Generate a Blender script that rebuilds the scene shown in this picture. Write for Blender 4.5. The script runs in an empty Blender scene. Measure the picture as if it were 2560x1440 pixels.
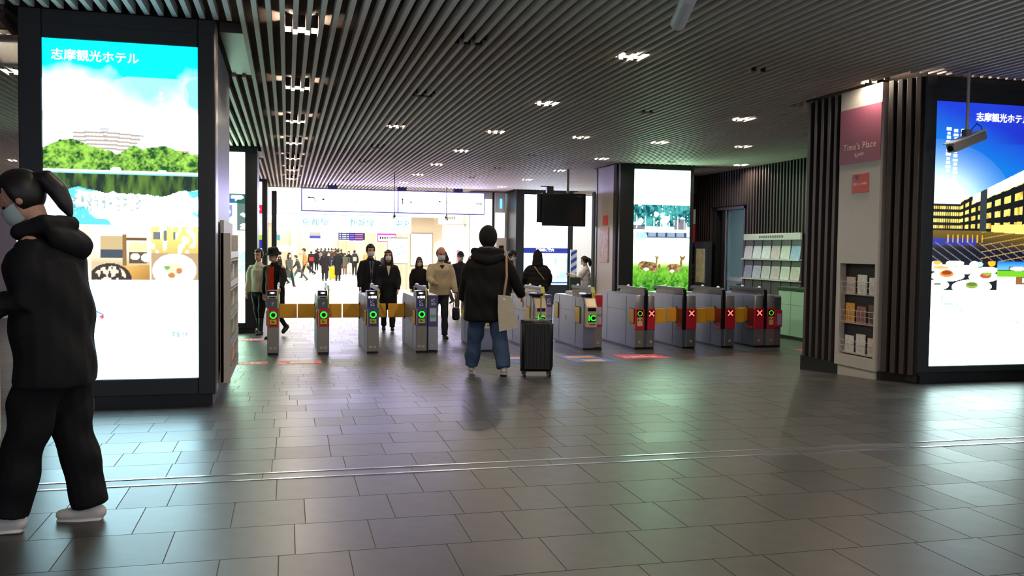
import bpy, bmesh, math, random
import numpy as np
from mathutils import Vector, Matrix

R = math.radians
random.seed(7)
rng = np.random.default_rng(7)
SC = bpy.context.scene
COL = SC.collection
LAB = bpy.data.scenes.new('workbench')      # scratch scene for shaping meshes, removed at the end
LVL = LAB.view_layers[0]


def evaluated(o):
    LAB.collection.objects.link(o)
    LVL.update()
    return bpy.data.meshes.new_from_object(o.evaluated_get(LVL.depsgraph))

# ------------------------------------------------------------------ camera
CAM_Z = 1.38
YAW, PITCH, ROLL, FPX = 0.2485, 0.0429, 0.0127, 2219.7
_f = Vector((math.sin(YAW) * math.cos(PITCH), math.cos(YAW) * math.cos(PITCH), -math.sin(PITCH)))
_r0 = Vector((math.cos(YAW), -math.sin(YAW), 0))
_u0 = _r0.cross(_f)
CR = math.cos(ROLL) * _r0 + math.sin(ROLL) * _u0
CU = -math.sin(ROLL) * _r0 + math.cos(ROLL) * _u0
CF = _f
cam = bpy.data.cameras.new('camera')
cam.sensor_width = 36.0
cam.lens = 36.0 * FPX / 2560.0
cam.clip_end = 400
camo = bpy.data.objects.new('camera', cam)
COL.objects.link(camo)
m3 = Matrix((CR, CU, -CF)).transposed()
camo.matrix_world = Matrix.Translation((0, 0, CAM_Z)) @ m3.to_4x4()
SC.camera = camo

# ------------------------------------------------------------------ world, exposure
w = bpy.data.worlds.new('world')
SC.world = w
w.use_nodes = True
w.node_tree.nodes['Background'].inputs[0].default_value = (0.80, 0.84, 1.0, 1)
w.node_tree.nodes['Background'].inputs[1].default_value = 0.85
SC.view_settings.view_transform = 'Standard'
SC.view_settings.look = 'None'
SC.view_settings.gamma = 1.0
SC.view_settings.exposure = 0.3
SC.view_settings.use_curve_mapping = False
SC.cycles.max_bounces = 5
SC.cycles.diffuse_bounces = 3
SC.cycles.glossy_bounces = 2
SC.cycles.transmission_bounces = 4
SC.cycles.sample_clamp_indirect = 6.0
SC.cycles.caustics_reflective = False
SC.cycles.caustics_refractive = False
SC.cycles.use_denoising = True
SC.cycles.adaptive_threshold = .02
SC.cycles.use_light_tree = False

# ------------------------------------------------------------------ ground profile: a gentle ramp down to the gates
_BY = [-100.0] + [7.2 + .32 * i for i in range(21)] + [18.0, 45.0, 300.0]
_BZ = [0.0] + [-.265 * (t * t * (3 - 2 * t)) for t in [i / 20 for i in range(21)]] + [-.30, -.50, -.50]
CEIL = 3.30
WHITE_Y = 22.6          # where the pale concourse floor begins


def zf(y):
    return float(np.interp(y, _BY, _BZ))


def ray(px, py):
    return CF + (px - 1280) / FPX * CR - (py - 720) / FPX * CU


def at(px, py, Y):
    """point of the plane Y = const that lies in direction (px, py)"""
    d = ray(px, py)
    return Vector((0, 0, CAM_Z)) + d * (Y / d.y)


def atx(px, py, X):
    d = ray(px, py)
    return Vector((0, 0, CAM_Z)) + d * (X / d.x)


def flr(px, py):
    """point of the floor in direction (px, py)"""
    d = ray(px, py)
    z = 0.0
    for _ in range(60):
        q = Vector((0, 0, CAM_Z)) + d * ((z - CAM_Z) / d.z)
        z = .5 * z + .5 * zf(q.y)
    return q


def pix(p):
    d = Vector(p) - Vector((0, 0, CAM_Z))
    z = d.dot(CF)
    if z < .05:
        return None
    return 1280 + FPX * d.dot(CR) / z, 720 - FPX * d.dot(CU) / z


# ------------------------------------------------------------------ materials
def lin(c):
    """sRGB 0-255 triple to linear"""
    out = []
    for v in c:
        v = v / 255.0
        out.append(v / 12.92 if v <= .04045 else ((v + .055) / 1.055) ** 2.4)
    return tuple(out)


_MATS = {}


def M(name, rgb, rough=.5, metal=0.0, var=0.0, scale=20.0, bump=0.0, emit=0.0, spec=.5, stretch=None, alpha=None, coat=0.0):
    """procedural material: base colour with noise variation, optional bump / emission"""
    if name in _MATS:
        return _MATS[name]
    m = bpy.data.materials.new(name)
    m.use_nodes = True
    nt = m.node_tree
    b = nt.nodes['Principled BSDF']
    c = lin(rgb) + (1,)
    b.inputs['Base Color'].default_value = c
    b.inputs['Roughness'].default_value = rough
    b.inputs['Metallic'].default_value = metal
    b.inputs['Specular IOR Level'].default_value = spec
    if coat:
        b.inputs['Coat Weight'].default_value = coat
        b.inputs['Coat Roughness'].default_value = .15
    if emit:
        b.inputs['Emission Color'].default_value = c
        b.inputs['Emission Strength'].default_value = emit
    if alpha is not None:
        b.inputs['Transmission Weight'].default_value = alpha
        b.inputs['IOR'].default_value = 1.1
    if var or bump:
        tc = nt.nodes.new('ShaderNodeTexCoord')
        mp = nt.nodes.new('ShaderNodeMapping')
        if stretch:
            mp.inputs['Scale'].default_value = stretch
        nt.links.new(tc.outputs['Object'], mp.inputs['Vector'])
        nz = nt.nodes.new('ShaderNodeTexNoise')
        nz.inputs['Scale'].default_value = scale
        nz.inputs['Detail'].default_value = 5
        nt.links.new(mp.outputs['Vector'], nz.inputs['Vector'])
        if var:
            rp = nt.nodes.new('ShaderNodeValToRGB')
            rp.color_ramp.elements[0].position = .3
            rp.color_ramp.elements[1].position = .7
            rp.color_ramp.elements[0].color = tuple(x * (1 - var) for x in c[:3]) + (1,)
            rp.color_ramp.elements[1].color = tuple(min(1, x * (1 + var)) for x in c[:3]) + (1,)
            nt.links.new(nz.outputs['Fac'], rp.inputs['Fac'])
            nt.links.new(rp.outputs['Color'], b.inputs['Base Color'])
        if bump:
            bp = nt.nodes.new('ShaderNodeBump')
            bp.inputs['Strength'].default_value = bump
            bp.inputs['Distance'].default_value = .01
            nt.links.new(nz.outputs['Fac'], bp.inputs['Height'])
            nt.links.new(bp.outputs['Normal'], b.inputs['Normal'])
    _MATS[name] = m
    return m


def EM(name, rgb, strength):
    """a surface that gives off light (lamp, lit sign)"""
    return M(name, rgb, .4, emit=strength)


def screen_mat():
    if 'screen_picture' in _MATS:
        return _MATS['screen_picture']
    m = bpy.data.materials.new('screen_picture')
    m.use_nodes = True
    nt = m.node_tree
    b = nt.nodes['Principled BSDF']
    a = nt.nodes.new('ShaderNodeAttribute')
    a.attribute_name = 'picture'
    b.inputs['Base Color'].default_value = (.01, .01, .01, 1)
    b.inputs['Roughness'].default_value = .25
    nt.links.new(a.outputs['Color'], b.inputs['Emission Color'])
    b.inputs['Emission Strength'].default_value = 1.0
    _MATS['screen_picture'] = m
    return m


# ------------------------------------------------------------------ mesh collector
class MB:
    def __init__(s):
        s.v, s.f, s.m = [], [], []

    def add(s, vs, fs, m=0):
        o = len(s.v)
        s.v += [tuple(p) for p in vs]
        s.f += [tuple(i + o for i in f) for f in fs]
        s.m += [m] * len(fs)
        return s

    def box(s, x0, x1, y0, y1, z0, z1, m=0, b=0.0):
        if x0 > x1: x0, x1 = x1, x0
        if y0 > y1: y0, y1 = y1, y0
        if z0 > z1: z0, z1 = z1, z0
        if b <= 0:
            vs = [(x, y, z) for z in (z0, z1) for y in (y0, y1) for x in (x0, x1)]
            return s.add(vs, [(0, 2, 3, 1), (4, 5, 7, 6), (0, 1, 5, 4), (2, 6, 7, 3), (0, 4, 6, 2), (1, 3, 7, 5)], m)
        b = min(b, (x1 - x0) * .45, (y1 - y0) * .45, (z1 - z0) * .45)
        vs, idx = [], {}
        for i in (0, 1):
            for j in (0, 1):
                for k in (0, 1):
                    x, y, z = (x0, x1)[i], (y0, y1)[j], (z0, z1)[k]
                    dx, dy, dz = (b, -b)[i], (b, -b)[j], (b, -b)[k]
                    for a, p in (('x', (x, y + dy, z + dz)), ('y', (x + dx, y, z + dz)), ('z', (x + dx, y + dy, z))):
                        idx[(i, j, k, a)] = len(vs)
                        vs.append(p)
        g = lambda i, j, k, a: idx[(i, j, k, a)]
        fs = [(g(0, 0, 0, 'x'), g(0, 0, 1, 'x'), g(0, 1, 1, 'x'), g(0, 1, 0, 'x')),
              (g(1, 0, 0, 'x'), g(1, 1, 0, 'x'), g(1, 1, 1, 'x'), g(1, 0, 1, 'x')),
              (g(0, 0, 0, 'y'), g(1, 0, 0, 'y'), g(1, 0, 1, 'y'), g(0, 0, 1, 'y')),
              (g(0, 1, 0, 'y'), g(0, 1, 1, 'y'), g(1, 1, 1, 'y'), g(1, 1, 0, 'y')),
              (g(0, 0, 0, 'z'), g(0, 1, 0, 'z'), g(1, 1, 0, 'z'), g(1, 0, 0, 'z')),
              (g(0, 0, 1, 'z'), g(1, 0, 1, 'z'), g(1, 1, 1, 'z'), g(0, 1, 1, 'z'))]
        for i in (0, 1):
            for j in (0, 1):
                fs.append((g(i, j, 0, 'x'), g(i, j, 1, 'x'), g(i, j, 1, 'y'), g(i, j, 0, 'y')))
                fs.append((g(i, 0, j, 'x'), g(i, 1, j, 'x'), g(i, 1, j, 'z'), g(i, 0, j, 'z')))
                fs.append((g(0, i, j, 'y'), g(1, i, j, 'y'), g(1, i, j, 'z'), g(0, i, j, 'z')))
                for k in (0, 1):
                    fs.append((g(i, j, k, 'x'), g(i, j, k, 'y'), g(i, j, k, 'z')))
        return s.add(vs, fs, m)

    def prism(s, poly, axis, a0, a1, m=0):
        n = len(poly)
        def P3(p, a):
            return {'x': (a, p[0], p[1]), 'y': (p[0], a, p[1]), 'z': (p[0], p[1], a)}[axis]
        vs = [P3(p, a0) for p in poly] + [P3(p, a1) for p in poly]
        fs = [tuple(range(n - 1, -1, -1)), tuple(range(n, 2 * n))]
        fs += [(i, (i + 1) % n, n + (i + 1) % n, n + i) for i in range(n)]
        return s.add(vs, fs, m)

    def rings(s, rr, m=0, cap=True):
        n = len(rr[0])
        vs = [p for r in rr for p in r]
        fs = []
        for k in range(len(rr) - 1):
            for i in range(n):
                j = (i + 1) % n
                fs.append((k * n + i, k * n + j, (k + 1) * n + j, (k + 1) * n + i))
        if cap:
            fs.append(tuple(range(n - 1, -1, -1)))
            fs.append(tuple((len(rr) - 1) * n + i for i in range(n)))
        return s.add(vs, fs, m)

    def tube(s, pts, rad, n=10, side=(1, 0, 0), m=0, cap0=1.0, cap1=1.0):
        """tube through pts; rad = radius or (a along side, b across) per point; rounded ends"""
        pts = [Vector(p) for p in pts]
        rad = [(r, r) if not isinstance(r, (tuple, list)) else r for r in (rad if isinstance(rad, (list, tuple)) else [rad] * len(pts))]
        rr = []
        K = len(pts)
        for k in range(K):
            d = (pts[min(k + 1, K - 1)] - pts[max(k - 1, 0)])
            d = d.normalized() if d.length > 1e-9 else Vector((0, 0, 1))
            a = Vector(side) - d * Vector(side).dot(d)
            if a.length < 1e-3:
                a = Vector((0, 1, 0)) - d * d.y
            a.normalize()
            b = d.cross(a)
            ring = lambda c, q: [tuple(c + a * (rad[k][0] * q * math.cos(2 * math.pi * i / n)) + b * (rad[k][1] * q * math.sin(2 * math.pi * i / n))) for i in range(n)]
            e = min(rad[k])
            if k == 0:
                rr.append(ring(pts[k] - d * e * .8 * cap0, .35 if cap0 > .5 else .9))
                rr.append(ring(pts[k] - d * e * .5 * cap0, .75 if cap0 > .5 else .97))
            rr.append(ring(pts[k], 1))
            if k == K - 1:
                rr.append(ring(pts[k] + d * e * .5 * cap1, .75 if cap1 > .5 else .97))
                rr.append(ring(pts[k] + d * e * .8 * cap1, .35 if cap1 > .5 else .9))
        return s.rings(rr, m)

    def cyl(s, p0, p1, r0, r1=None, n=16, m=0):
        r1 = r0 if r1 is None else r1
        p0, p1 = Vector(p0), Vector(p1)
        d = (p1 - p0).normalized()
        a = d.orthogonal().normalized()
        b = d.cross(a)
        ring = lambda c, r: [tuple(c + a * (r * math.cos(2 * math.pi * i / n)) + b * (r * math.sin(2 * math.pi * i / n))) for i in range(n)]
        return s.rings([ring(p0, r0), ring(p1, r1)], m)

    def sph(s, c, rx, ry=None, rz=None, nu=14, nv=8, m=0, fr=None):
        ry = rx if ry is None else ry
        rz = rx if rz is None else rz
        c = Vector(c)
        fx, fy, fz = fr if fr else (Vector((1, 0, 0)), Vector((0, 1, 0)), Vector((0, 0, 1)))
        rr = []
        for j in range(nv + 1):
            t = math.pi * (j + .02) / (nv + .04)
            rr.append([tuple(c + fx * (rx * math.sin(t) * math.cos(2 * math.pi * i / nu)) + fy * (ry * math.sin(t) * math.sin(2 * math.pi * i / nu)) - fz * (rz * math.cos(t))) for i in range(nu)])
        return s.rings(rr, m)

    def mesh(s, name):
        me = bpy.data.meshes.new(name)
        me.from_pydata(s.v, [], s.f)
        if any(s.m):
            me.polygons.foreach_set('material_index', s.m)
        me.update()
        return me

    def build(s, name, mats, parent=None, smooth=False, loc=None, rot=None):
        me = s.mesh(name)
        bm = bmesh.new()
        bm.from_mesh(me)
        bmesh.ops.recalc_face_normals(bm, faces=bm.faces)
        bm.to_mesh(me)
        bm.free()
        return put(name, me, mats, parent, smooth, loc, rot)


def put(name, me, mats, parent=None, smooth=False, loc=None, rot=None):
    for m in (mats if isinstance(mats, (list, tuple)) else [mats]):
        me.materials.append(m)
    if smooth:
        me.polygons.foreach_set('use_smooth', [True] * len(me.polygons))
        if smooth == 'auto':
            me.set_sharp_from_angle(angle=R(40))
    o = bpy.data.objects.new(name, me)
    COL.objects.link(o)
    if parent: o.parent = parent
    if loc: o.location = loc
    if rot: o.rotation_euler = rot
    return o


def tag(o, label, cat, group=None):
    o['label'] = label
    o['category'] = cat
    if group: o['group'] = group
    return o


def thing(name, label, cat, loc=(0, 0, 0), rz=0.0, group=None):
    o = bpy.data.objects.new(name, None)
    COL.objects.link(o)
    o.empty_display_size = .1
    o.location = loc
    o.rotation_euler = (0, 0, rz)
    return tag(o, label, cat, group)


def struct(o):
    o['kind'] = 'structure'
    return o


def text(name, s, mat, parent, loc, size=None, width=None, rot=(R(90), 0, 0), bold=0.0, ext=.0015, align='CENTER', space=1.0):
    """real lettering; by default stands in the XZ plane and reads from -Y"""
    c = bpy.data.curves.new(name, 'FONT')
    c.body = s
    c.size = 1.0
    c.align_x = align
    c.align_y = 'CENTER'
    c.offset = bold
    c.extrude = 0
    c.space_character = space
    c.resolution_u = 3
    o = bpy.data.objects.new(name, c)
    me = evaluated(o)
    bpy.data.objects.remove(o)
    bpy.data.curves.remove(c)
    n = len(me.vertices)
    co = np.empty(n * 3)
    me.vertices.foreach_get('co', co)
    co = co.reshape(-1, 3)
    if width:
        size = width / max(1e-6, co[:, 0].max() - co[:, 0].min())
    co = co * size
    me.vertices.foreach_set('co', co.ravel())
    me.update()
    me.name = name
    return put(name, me, mat, parent, False, loc, rot)
# ------------------------------------------------------------------ shared materials
m_tile = M('dark_stone_tile', (64, 62, 61), .37, var=.18, scale=7, bump=.08, spec=.62)
m_tile2 = M('dark_stone_tile_b', (58, 57, 58), .35, var=.20, scale=9, bump=.10, spec=.62)
m_tile3 = M('dark_stone_tile_c', (70, 68, 66), .39, var=.16, scale=8, bump=.08, spec=.62)
m_joint = M('floor_joint', (104, 99, 94), .7, var=.15, scale=60)
m_rail = M('steel_floor_rail', (226, 228, 230), .22, metal=1.0)
m_white_floor = M('polished_pale_floor', (226, 222, 214), .22, var=.04, scale=1.5)
m_slat = M('ceiling_slat_paint', (205, 188, 178), .55, var=.05, scale=6)
m_slab = M('ceiling_backing', (92, 76, 68), .85, var=.1, scale=4)
m_soffit = M('grey_soffit_panel', (120, 116, 114), .45, var=.05)
m_black = M('matt_black_metal', (30, 33, 36), .42, var=.08, scale=14)
m_black2 = M('satin_black', (20, 20, 22), .3)
m_brown = M('dark_brown_batten', (64, 55, 52), .5, var=.12, scale=14, stretch=(6, 6, 1))
m_brown_d = M('dark_brown_backing', (26, 22, 22), .7)
m_steel = M('brushed_stainless', (176, 178, 184), .36, metal=.9, var=.06, scale=5, stretch=(40, 1, 40))
m_steel_d = M('brushed_stainless_dark', (150, 146, 140), .4, metal=.55, var=.07, scale=5, stretch=(40, 40, 1))
m_cream = M('cream_panel', (206, 198, 188), .5, var=.03)
m_white = M('white_paint', (228, 228, 226), .5, var=.02)
m_beige = M('beige_wall', (214, 198, 176), .55, var=.04)
m_ivory = M('ivory_panel', (190, 184, 176), .45, var=.03)

# ------------------------------------------------------------------ floor: base, rails, tiles one by one
def strip(name, x0, x1, y0, y1, mat, lift=0.0, thick=.25, parent=None):
    ys = sorted({y0, y1} | {b for b in _BY if y0 < b < y1})
    mb = MB()
    for a, b in zip(ys[:-1], ys[1:]):
        za, zb = zf(a) + lift, zf(b) + lift
        vs = [(x0, a, za), (x1, a, za), (x1, b, zb), (x0, b, zb), (x0, a, za - thick), (x1, a, za - thick), (x1, b, zb - thick), (x0, b, zb - thick)]
        mb.add(vs, [(0, 1, 2, 3), (4, 7, 6, 5), (0, 4, 5, 1), (3, 2, 6, 7), (0, 3, 7, 4), (1, 5, 6, 2)])
    return mb.build(name, mat, parent)

floor = struct(strip('floor', -9, 14, -6, WHITE_Y, m_joint, -.0030))
floor2 = struct(strip('floor', -9, 16, WHITE_Y, 112, m_white_floor, 0))
RY0, RY1 = 5.56, 5.41
for ry in (RY0, RY1):
    mb = MB().box(-9, 14, ry - .010, ry + .010, -.005, .0035)
    mb.build('floor_rail', m_rail, floor)

rows = []
y = RY1 - .012
while y > 2.2:
    rows.append((y - .4465, y))
    y -= .45
rows.append((RY1 + .012, RY0 - .012))
y = RY0 + .012
while y < WHITE_Y - .1:
    rows.append((y, min(y + .3445, WHITE_Y - .004)))
    y += .348
tiles = []
for (a, b) in rows:
    rnd = random.Random(int(a * 1000))
    x = -8.9 - rnd.random() * .4
    while x < 13.8:
        L = rnd.choice((.25, .31, .36, .36, .45, .45, .56))
        if abs(b - a) < .2: L = .9
        c = pix((x + L / 2, (a + b) / 2, zf(a)))
        if c and -1400 < c[0] < 3900 and c[1] < 2600:
            p0, p1 = pix((x, a, zf(a))), pix((x + L, b, zf(b)))
            tiles.append((abs((p1[0] - p0[0]) * (p1[1] - p0[1])) if p0 and p1 and c[1] < 1470 and -60 < c[0] < 2620 else 0, x, x + L - .0035, a, b, rnd.random()))
        x += L
tiles.sort(key=lambda t: -t[0])
rest = MB()
tmats = [m_tile, m_tile2, m_tile3]
tcache = {}
for i, (sz, x0, x1, a, b, q) in enumerate(tiles):
    za, zb = zf(a), zf(b)
    k = int(q * 3) % 3
    c = .0008
    def tv(ox, oy, oz):
        vs = [(x0 + c - ox, a + c - oy, za - oz), (x1 - c - ox, a + c - oy, za - oz), (x1 - c - ox, b - c - oy, zb - oz), (x0 + c - ox, b - c - oy, zb - oz)]
        vs += [(x0 - ox, a - oy, za - .012 - oz), (x1 - ox, a - oy, za - .012 - oz), (x1 - ox, b - oy, zb - .012 - oz), (x0 - ox, b - oy, zb - .012 - oz)]
        return vs
    fs = [(0, 1, 2, 3), (0, 4, 5, 1), (1, 5, 6, 2), (2, 6, 7, 3), (3, 7, 4, 0)]
    if i < 300:
        key = (round(x1 - x0, 3), round(b - a, 3), k, round(zb - za, 4))
        if key not in tcache:
            t = MB().add(tv(x0, a, za), fs)
            me = t.mesh('tile')
            me.materials.append(tmats[k])
            tcache[key] = me
        o = bpy.data.objects.new('tile', tcache[key])
        COL.objects.link(o)
        o.parent = floor
        o.location = (x0, a, za)
    else:
        rest.add(tv(0, 0, 0), fs, k)
o = rest.build('tile_field', tmats, floor)
o['kind'] = 'stuff'

# ------------------------------------------------------------------ ceiling: backing slab, slats one by one, openings for the lamps
PITCHX = .1092
SL0 = .122 - PITCHX / 2
CE_END = 29.3
ceiling = struct(MB().box(-8.0, 10.9, -4, CE_END, CEIL + .125, CEIL + .3).build('ceiling', m_slab))
# pillars that interrupt the slats: x0, x1, y0, y1
BLOCK = [(-2.35, -.40, 8.02, 10.62), (-2.4, -.52, 17.85, 20.4), (-2.4, -.5, 26.2, 28.3), (6.42, 8.6, 8.15, 10.5),
         (6.98, 8.85, 18.22, 19.9), (7.05, 9.2, 27.4, 29.3), (-3.4, -2.35, 8.55, 10.0)]
LAMPS = []      # x, y, lit (0 dark, 1 on, .25 dim), row words


def lamp_row(n, y0, ks, lit, words, dim=()):
    x = .122 + n * PITCHX
    for k in ks:
        s = 1.0 if k in lit else (.22 if k in dim else 0.0)
        LAMPS.append((x, y0 + 2.981 * k, s, words, k))


lamp_row(0, 8.256, range(-3, 7), range(-3, 7), 'in the leftmost row')
lamp_row(14, 8.256, range(-2, 7), (), 'in the mostly dark second row', dim=(2,))
lamp_row(29, 8.35, range(-3, 7), range(-3, 7), 'in the row over the open gates')
lamp_row(43, 8.54, range(-2, 6), (), 'in the dark row right of centre', dim=(2,))
lamp_row(57, 8.74, range(-2, 7), range(-2, 7), 'in the row to the purple sign')
lamp_row(72, 8.75, (1, 2, 3, 4), (), 'in the sparse row before the slatted wall', dim=(2, 4))
lamp_row(87, 8.85, (2, 3), (2, 3), 'beside the slatted wall')
lamp_row(-28, 8.2, (1, 4), (1, 4), 'left of the near left column')
lamp_row(-25, 9.15, (0,), (0,), 'before the cream bulkhead')
lamp_row(-57, 8.1, (5,), (5,), 'far left beyond the near column')

k0 = int(math.floor((-7.9 - SL0) / PITCHX))
k1 = int((10.85 - SL0) / PITCHX)
for k in range(k0, k1):
    x = SL0 + k * PITCHX
    gaps = []
    for (a, b, c, d) in BLOCK:
        if a - .02 < x < b + .02: gaps.append((c, d))
    for (lx, ly, s, wds, kk) in LAMPS:
        if abs(x - lx) < PITCHX * .75: gaps.append((ly - .085, ly + .085))
    segs, y = [], -3.9
    for (c, d) in sorted(gaps):
        if c > y + .02: segs.append((y, c))
        y = max(y, d)
    if y < CE_END: segs.append((y, CE_END))
    mb = MB()
    for (c, d) in segs:
        mb.box(x - .0205, x + .0205, c, d, CEIL, CEIL + .088)
    mb.build('slat', m_slat, ceiling)
for nm, (a, b, c, d), mm in (('soffit_panel', (-.60, -.385, 8.6, 10.62), m_soffit), ('soffit_panel', (-3.4, -2.36, 8.55, 10.0), m_cream), ('soffit_panel', (-3.6, -2.20, 9.52, 9.62), m_cream), ('soffit_panel', (-.60, -.50, 19.0, 20.4), m_soffit)):
    MB().box(a, b, c, d, CEIL + (.03 if d - c > .2 else -.20), CEIL + .12).build(nm, mm, ceiling)
MB().box(-8, 10.9, CE_END, CE_END + .08, CEIL - .02, CEIL + .3).build('edge_trim', m_white, ceiling)

# ------------------------------------------------------------------ downlights in the openings
m_lamp = M('lamp_glow', (255, 226, 178), .4, emit=26)
m_lamp_dim = M('lamp_glow_dim', (255, 190, 110), .4, emit=3)
m_can = M('lamp_can', (196, 186, 170), .35, metal=.4)
m_can_d = M('lamp_can_dark', (40, 36, 34), .6)
ordw = ['nearest', 'second', 'third', 'fourth', 'fifth', 'sixth', 'seventh']
cnt = {}
for (lx, ly, s, wds, kk) in LAMPS:
    n = cnt.get(wds, 0)
    seen = pix((lx, ly, CEIL))
    vis = ly > 5.5 and seen and -20 < seen[0] < 2580 and seen[1] > -20
    if vis: cnt[wds] = n + 1
    st = 'lit warm' if s == 1 else ('dim amber' if s else 'unlit dark')
    if not vis:
        nb0 = cnt.get('b' + wds, 0)
        cnt['b' + wds] = nb0 + 1
    lab = '%s ceiling downlight, %s %s' % (st, ordw[min(n, 6)] if vis else ('first', 'second', 'third', 'fourth')[min(nb0, 3)] + ' behind the viewer', wds)
    t = thing('downlight', lab, 'light', (lx, ly, CEIL), 0, 'downlights recessed between the ceiling slats')
    h = MB()
    h.box(-.10, .10, -.075, .075, .1, .124)
    h.build('housing', m_can if s else m_can_d, t)
    MB().cyl((0, 0, .092), (0, 0, .104), .062, .066, 20).build('trim_ring', m_can if s else m_can_d, t, 'auto')
    MB().cyl((0, 0, .086), (0, 0, .0925), .05, .05, 20).build('bulb', m_lamp if s == 1 else (m_lamp_dim if s else m_black2), t, 'auto')
    for bx in (-PITCHX, 0, PITCHX):
        for by in (-.112, .104):
            MB().box(bx - .033, bx + .033, by, by + .008, .02, .124).build('baffle', m_can_d, t)  # dark plates added to stop lamp light leaking along the slats
    if s:
        L = bpy.data.lights.new('downlight_lamp', 'POINT')
        L.energy = 54 * s
        L.color = (1.0, .85, .68)
        L.shadow_soft_size = .03
        lo = bpy.data.objects.new('downlight_lamp', L)
        COL.objects.link(lo)
        lo.parent = t
        lo.location = (0, 0, .052)
# ------------------------------------------------------------------ advertising pictures (flat screens, painted procedurally)
def vnoise(u, v, fu, fv, seed):
    g = np.random.default_rng(seed)
    nu, nv = int(fu) + 3, int(fv) + 3
    G = g.random((nv, nu))
    x, y = u * fu, v * fv
    i, j = np.floor(x).astype(int), np.floor(y).astype(int)
    a, b = x - i, y - j
    a, b = a * a * (3 - 2 * a), b * b * (3 - 2 * b)
    i, j = np.clip(i, 0, nu - 2), np.clip(j, 0, nv - 2)
    return (G[j, i] * (1 - a) + G[j, i + 1] * a) * (1 - b) + (G[j + 1, i] * (1 - a) + G[j + 1, i + 1] * a) * b


def fbm(u, v, fu, fv, seed, n=4):
    s, a, t = 0, 1.0, 0
    for k in range(n):
        s = s + a * vnoise(u, v, fu * 2 ** k, fv * 2 ** k, seed + k)
        t += a
        a *= .5
    return s / t


class Canvas:
    def __init__(s, nx, nz, base):
        s.u, s.v = np.meshgrid((np.arange(nx) + .5) / nx, (np.arange(nz) + .5) / nz)
        s.c = np.ones((nz, nx, 3)) * np.array(lin(base))
        s.tint = np.array((1.0, 1.0, 1.0))

    def fill(s, mask, rgb, gain=1.0, a=1.0):
        col = np.array(lin(rgb)) * gain
        w_ = (np.asarray(mask, float) * a)[..., None]
        s.c = np.where(w_ > .03, np.minimum(s.c, max(1.25, col.max())), s.c) * (1 - w_) + col * w_

    def grad(s, mask, rgb0, rgb1, t, g0=1.0, g1=1.0):
        t = np.clip(t, 0, 1)[..., None]
        col = np.array(lin(rgb0)) * g0 * (1 - t) + np.array(lin(rgb1)) * g1 * t
        w_ = np.asarray(mask, float)[..., None]
        s.c = s.c * (1 - w_) + col * w_

    def rect(s, u0, u1, v0, v1):
        return (s.u >= u0) & (s.u < u1) & (s.v >= v0) & (s.v < v1)

    def ell(s, cu, cv, ru, rv):
        return ((s.u - cu) / ru) ** 2 + ((s.v - cv) / rv) ** 2 < 1


WG = 6.0    # how far the blown white of the panels lies above display white


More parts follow.
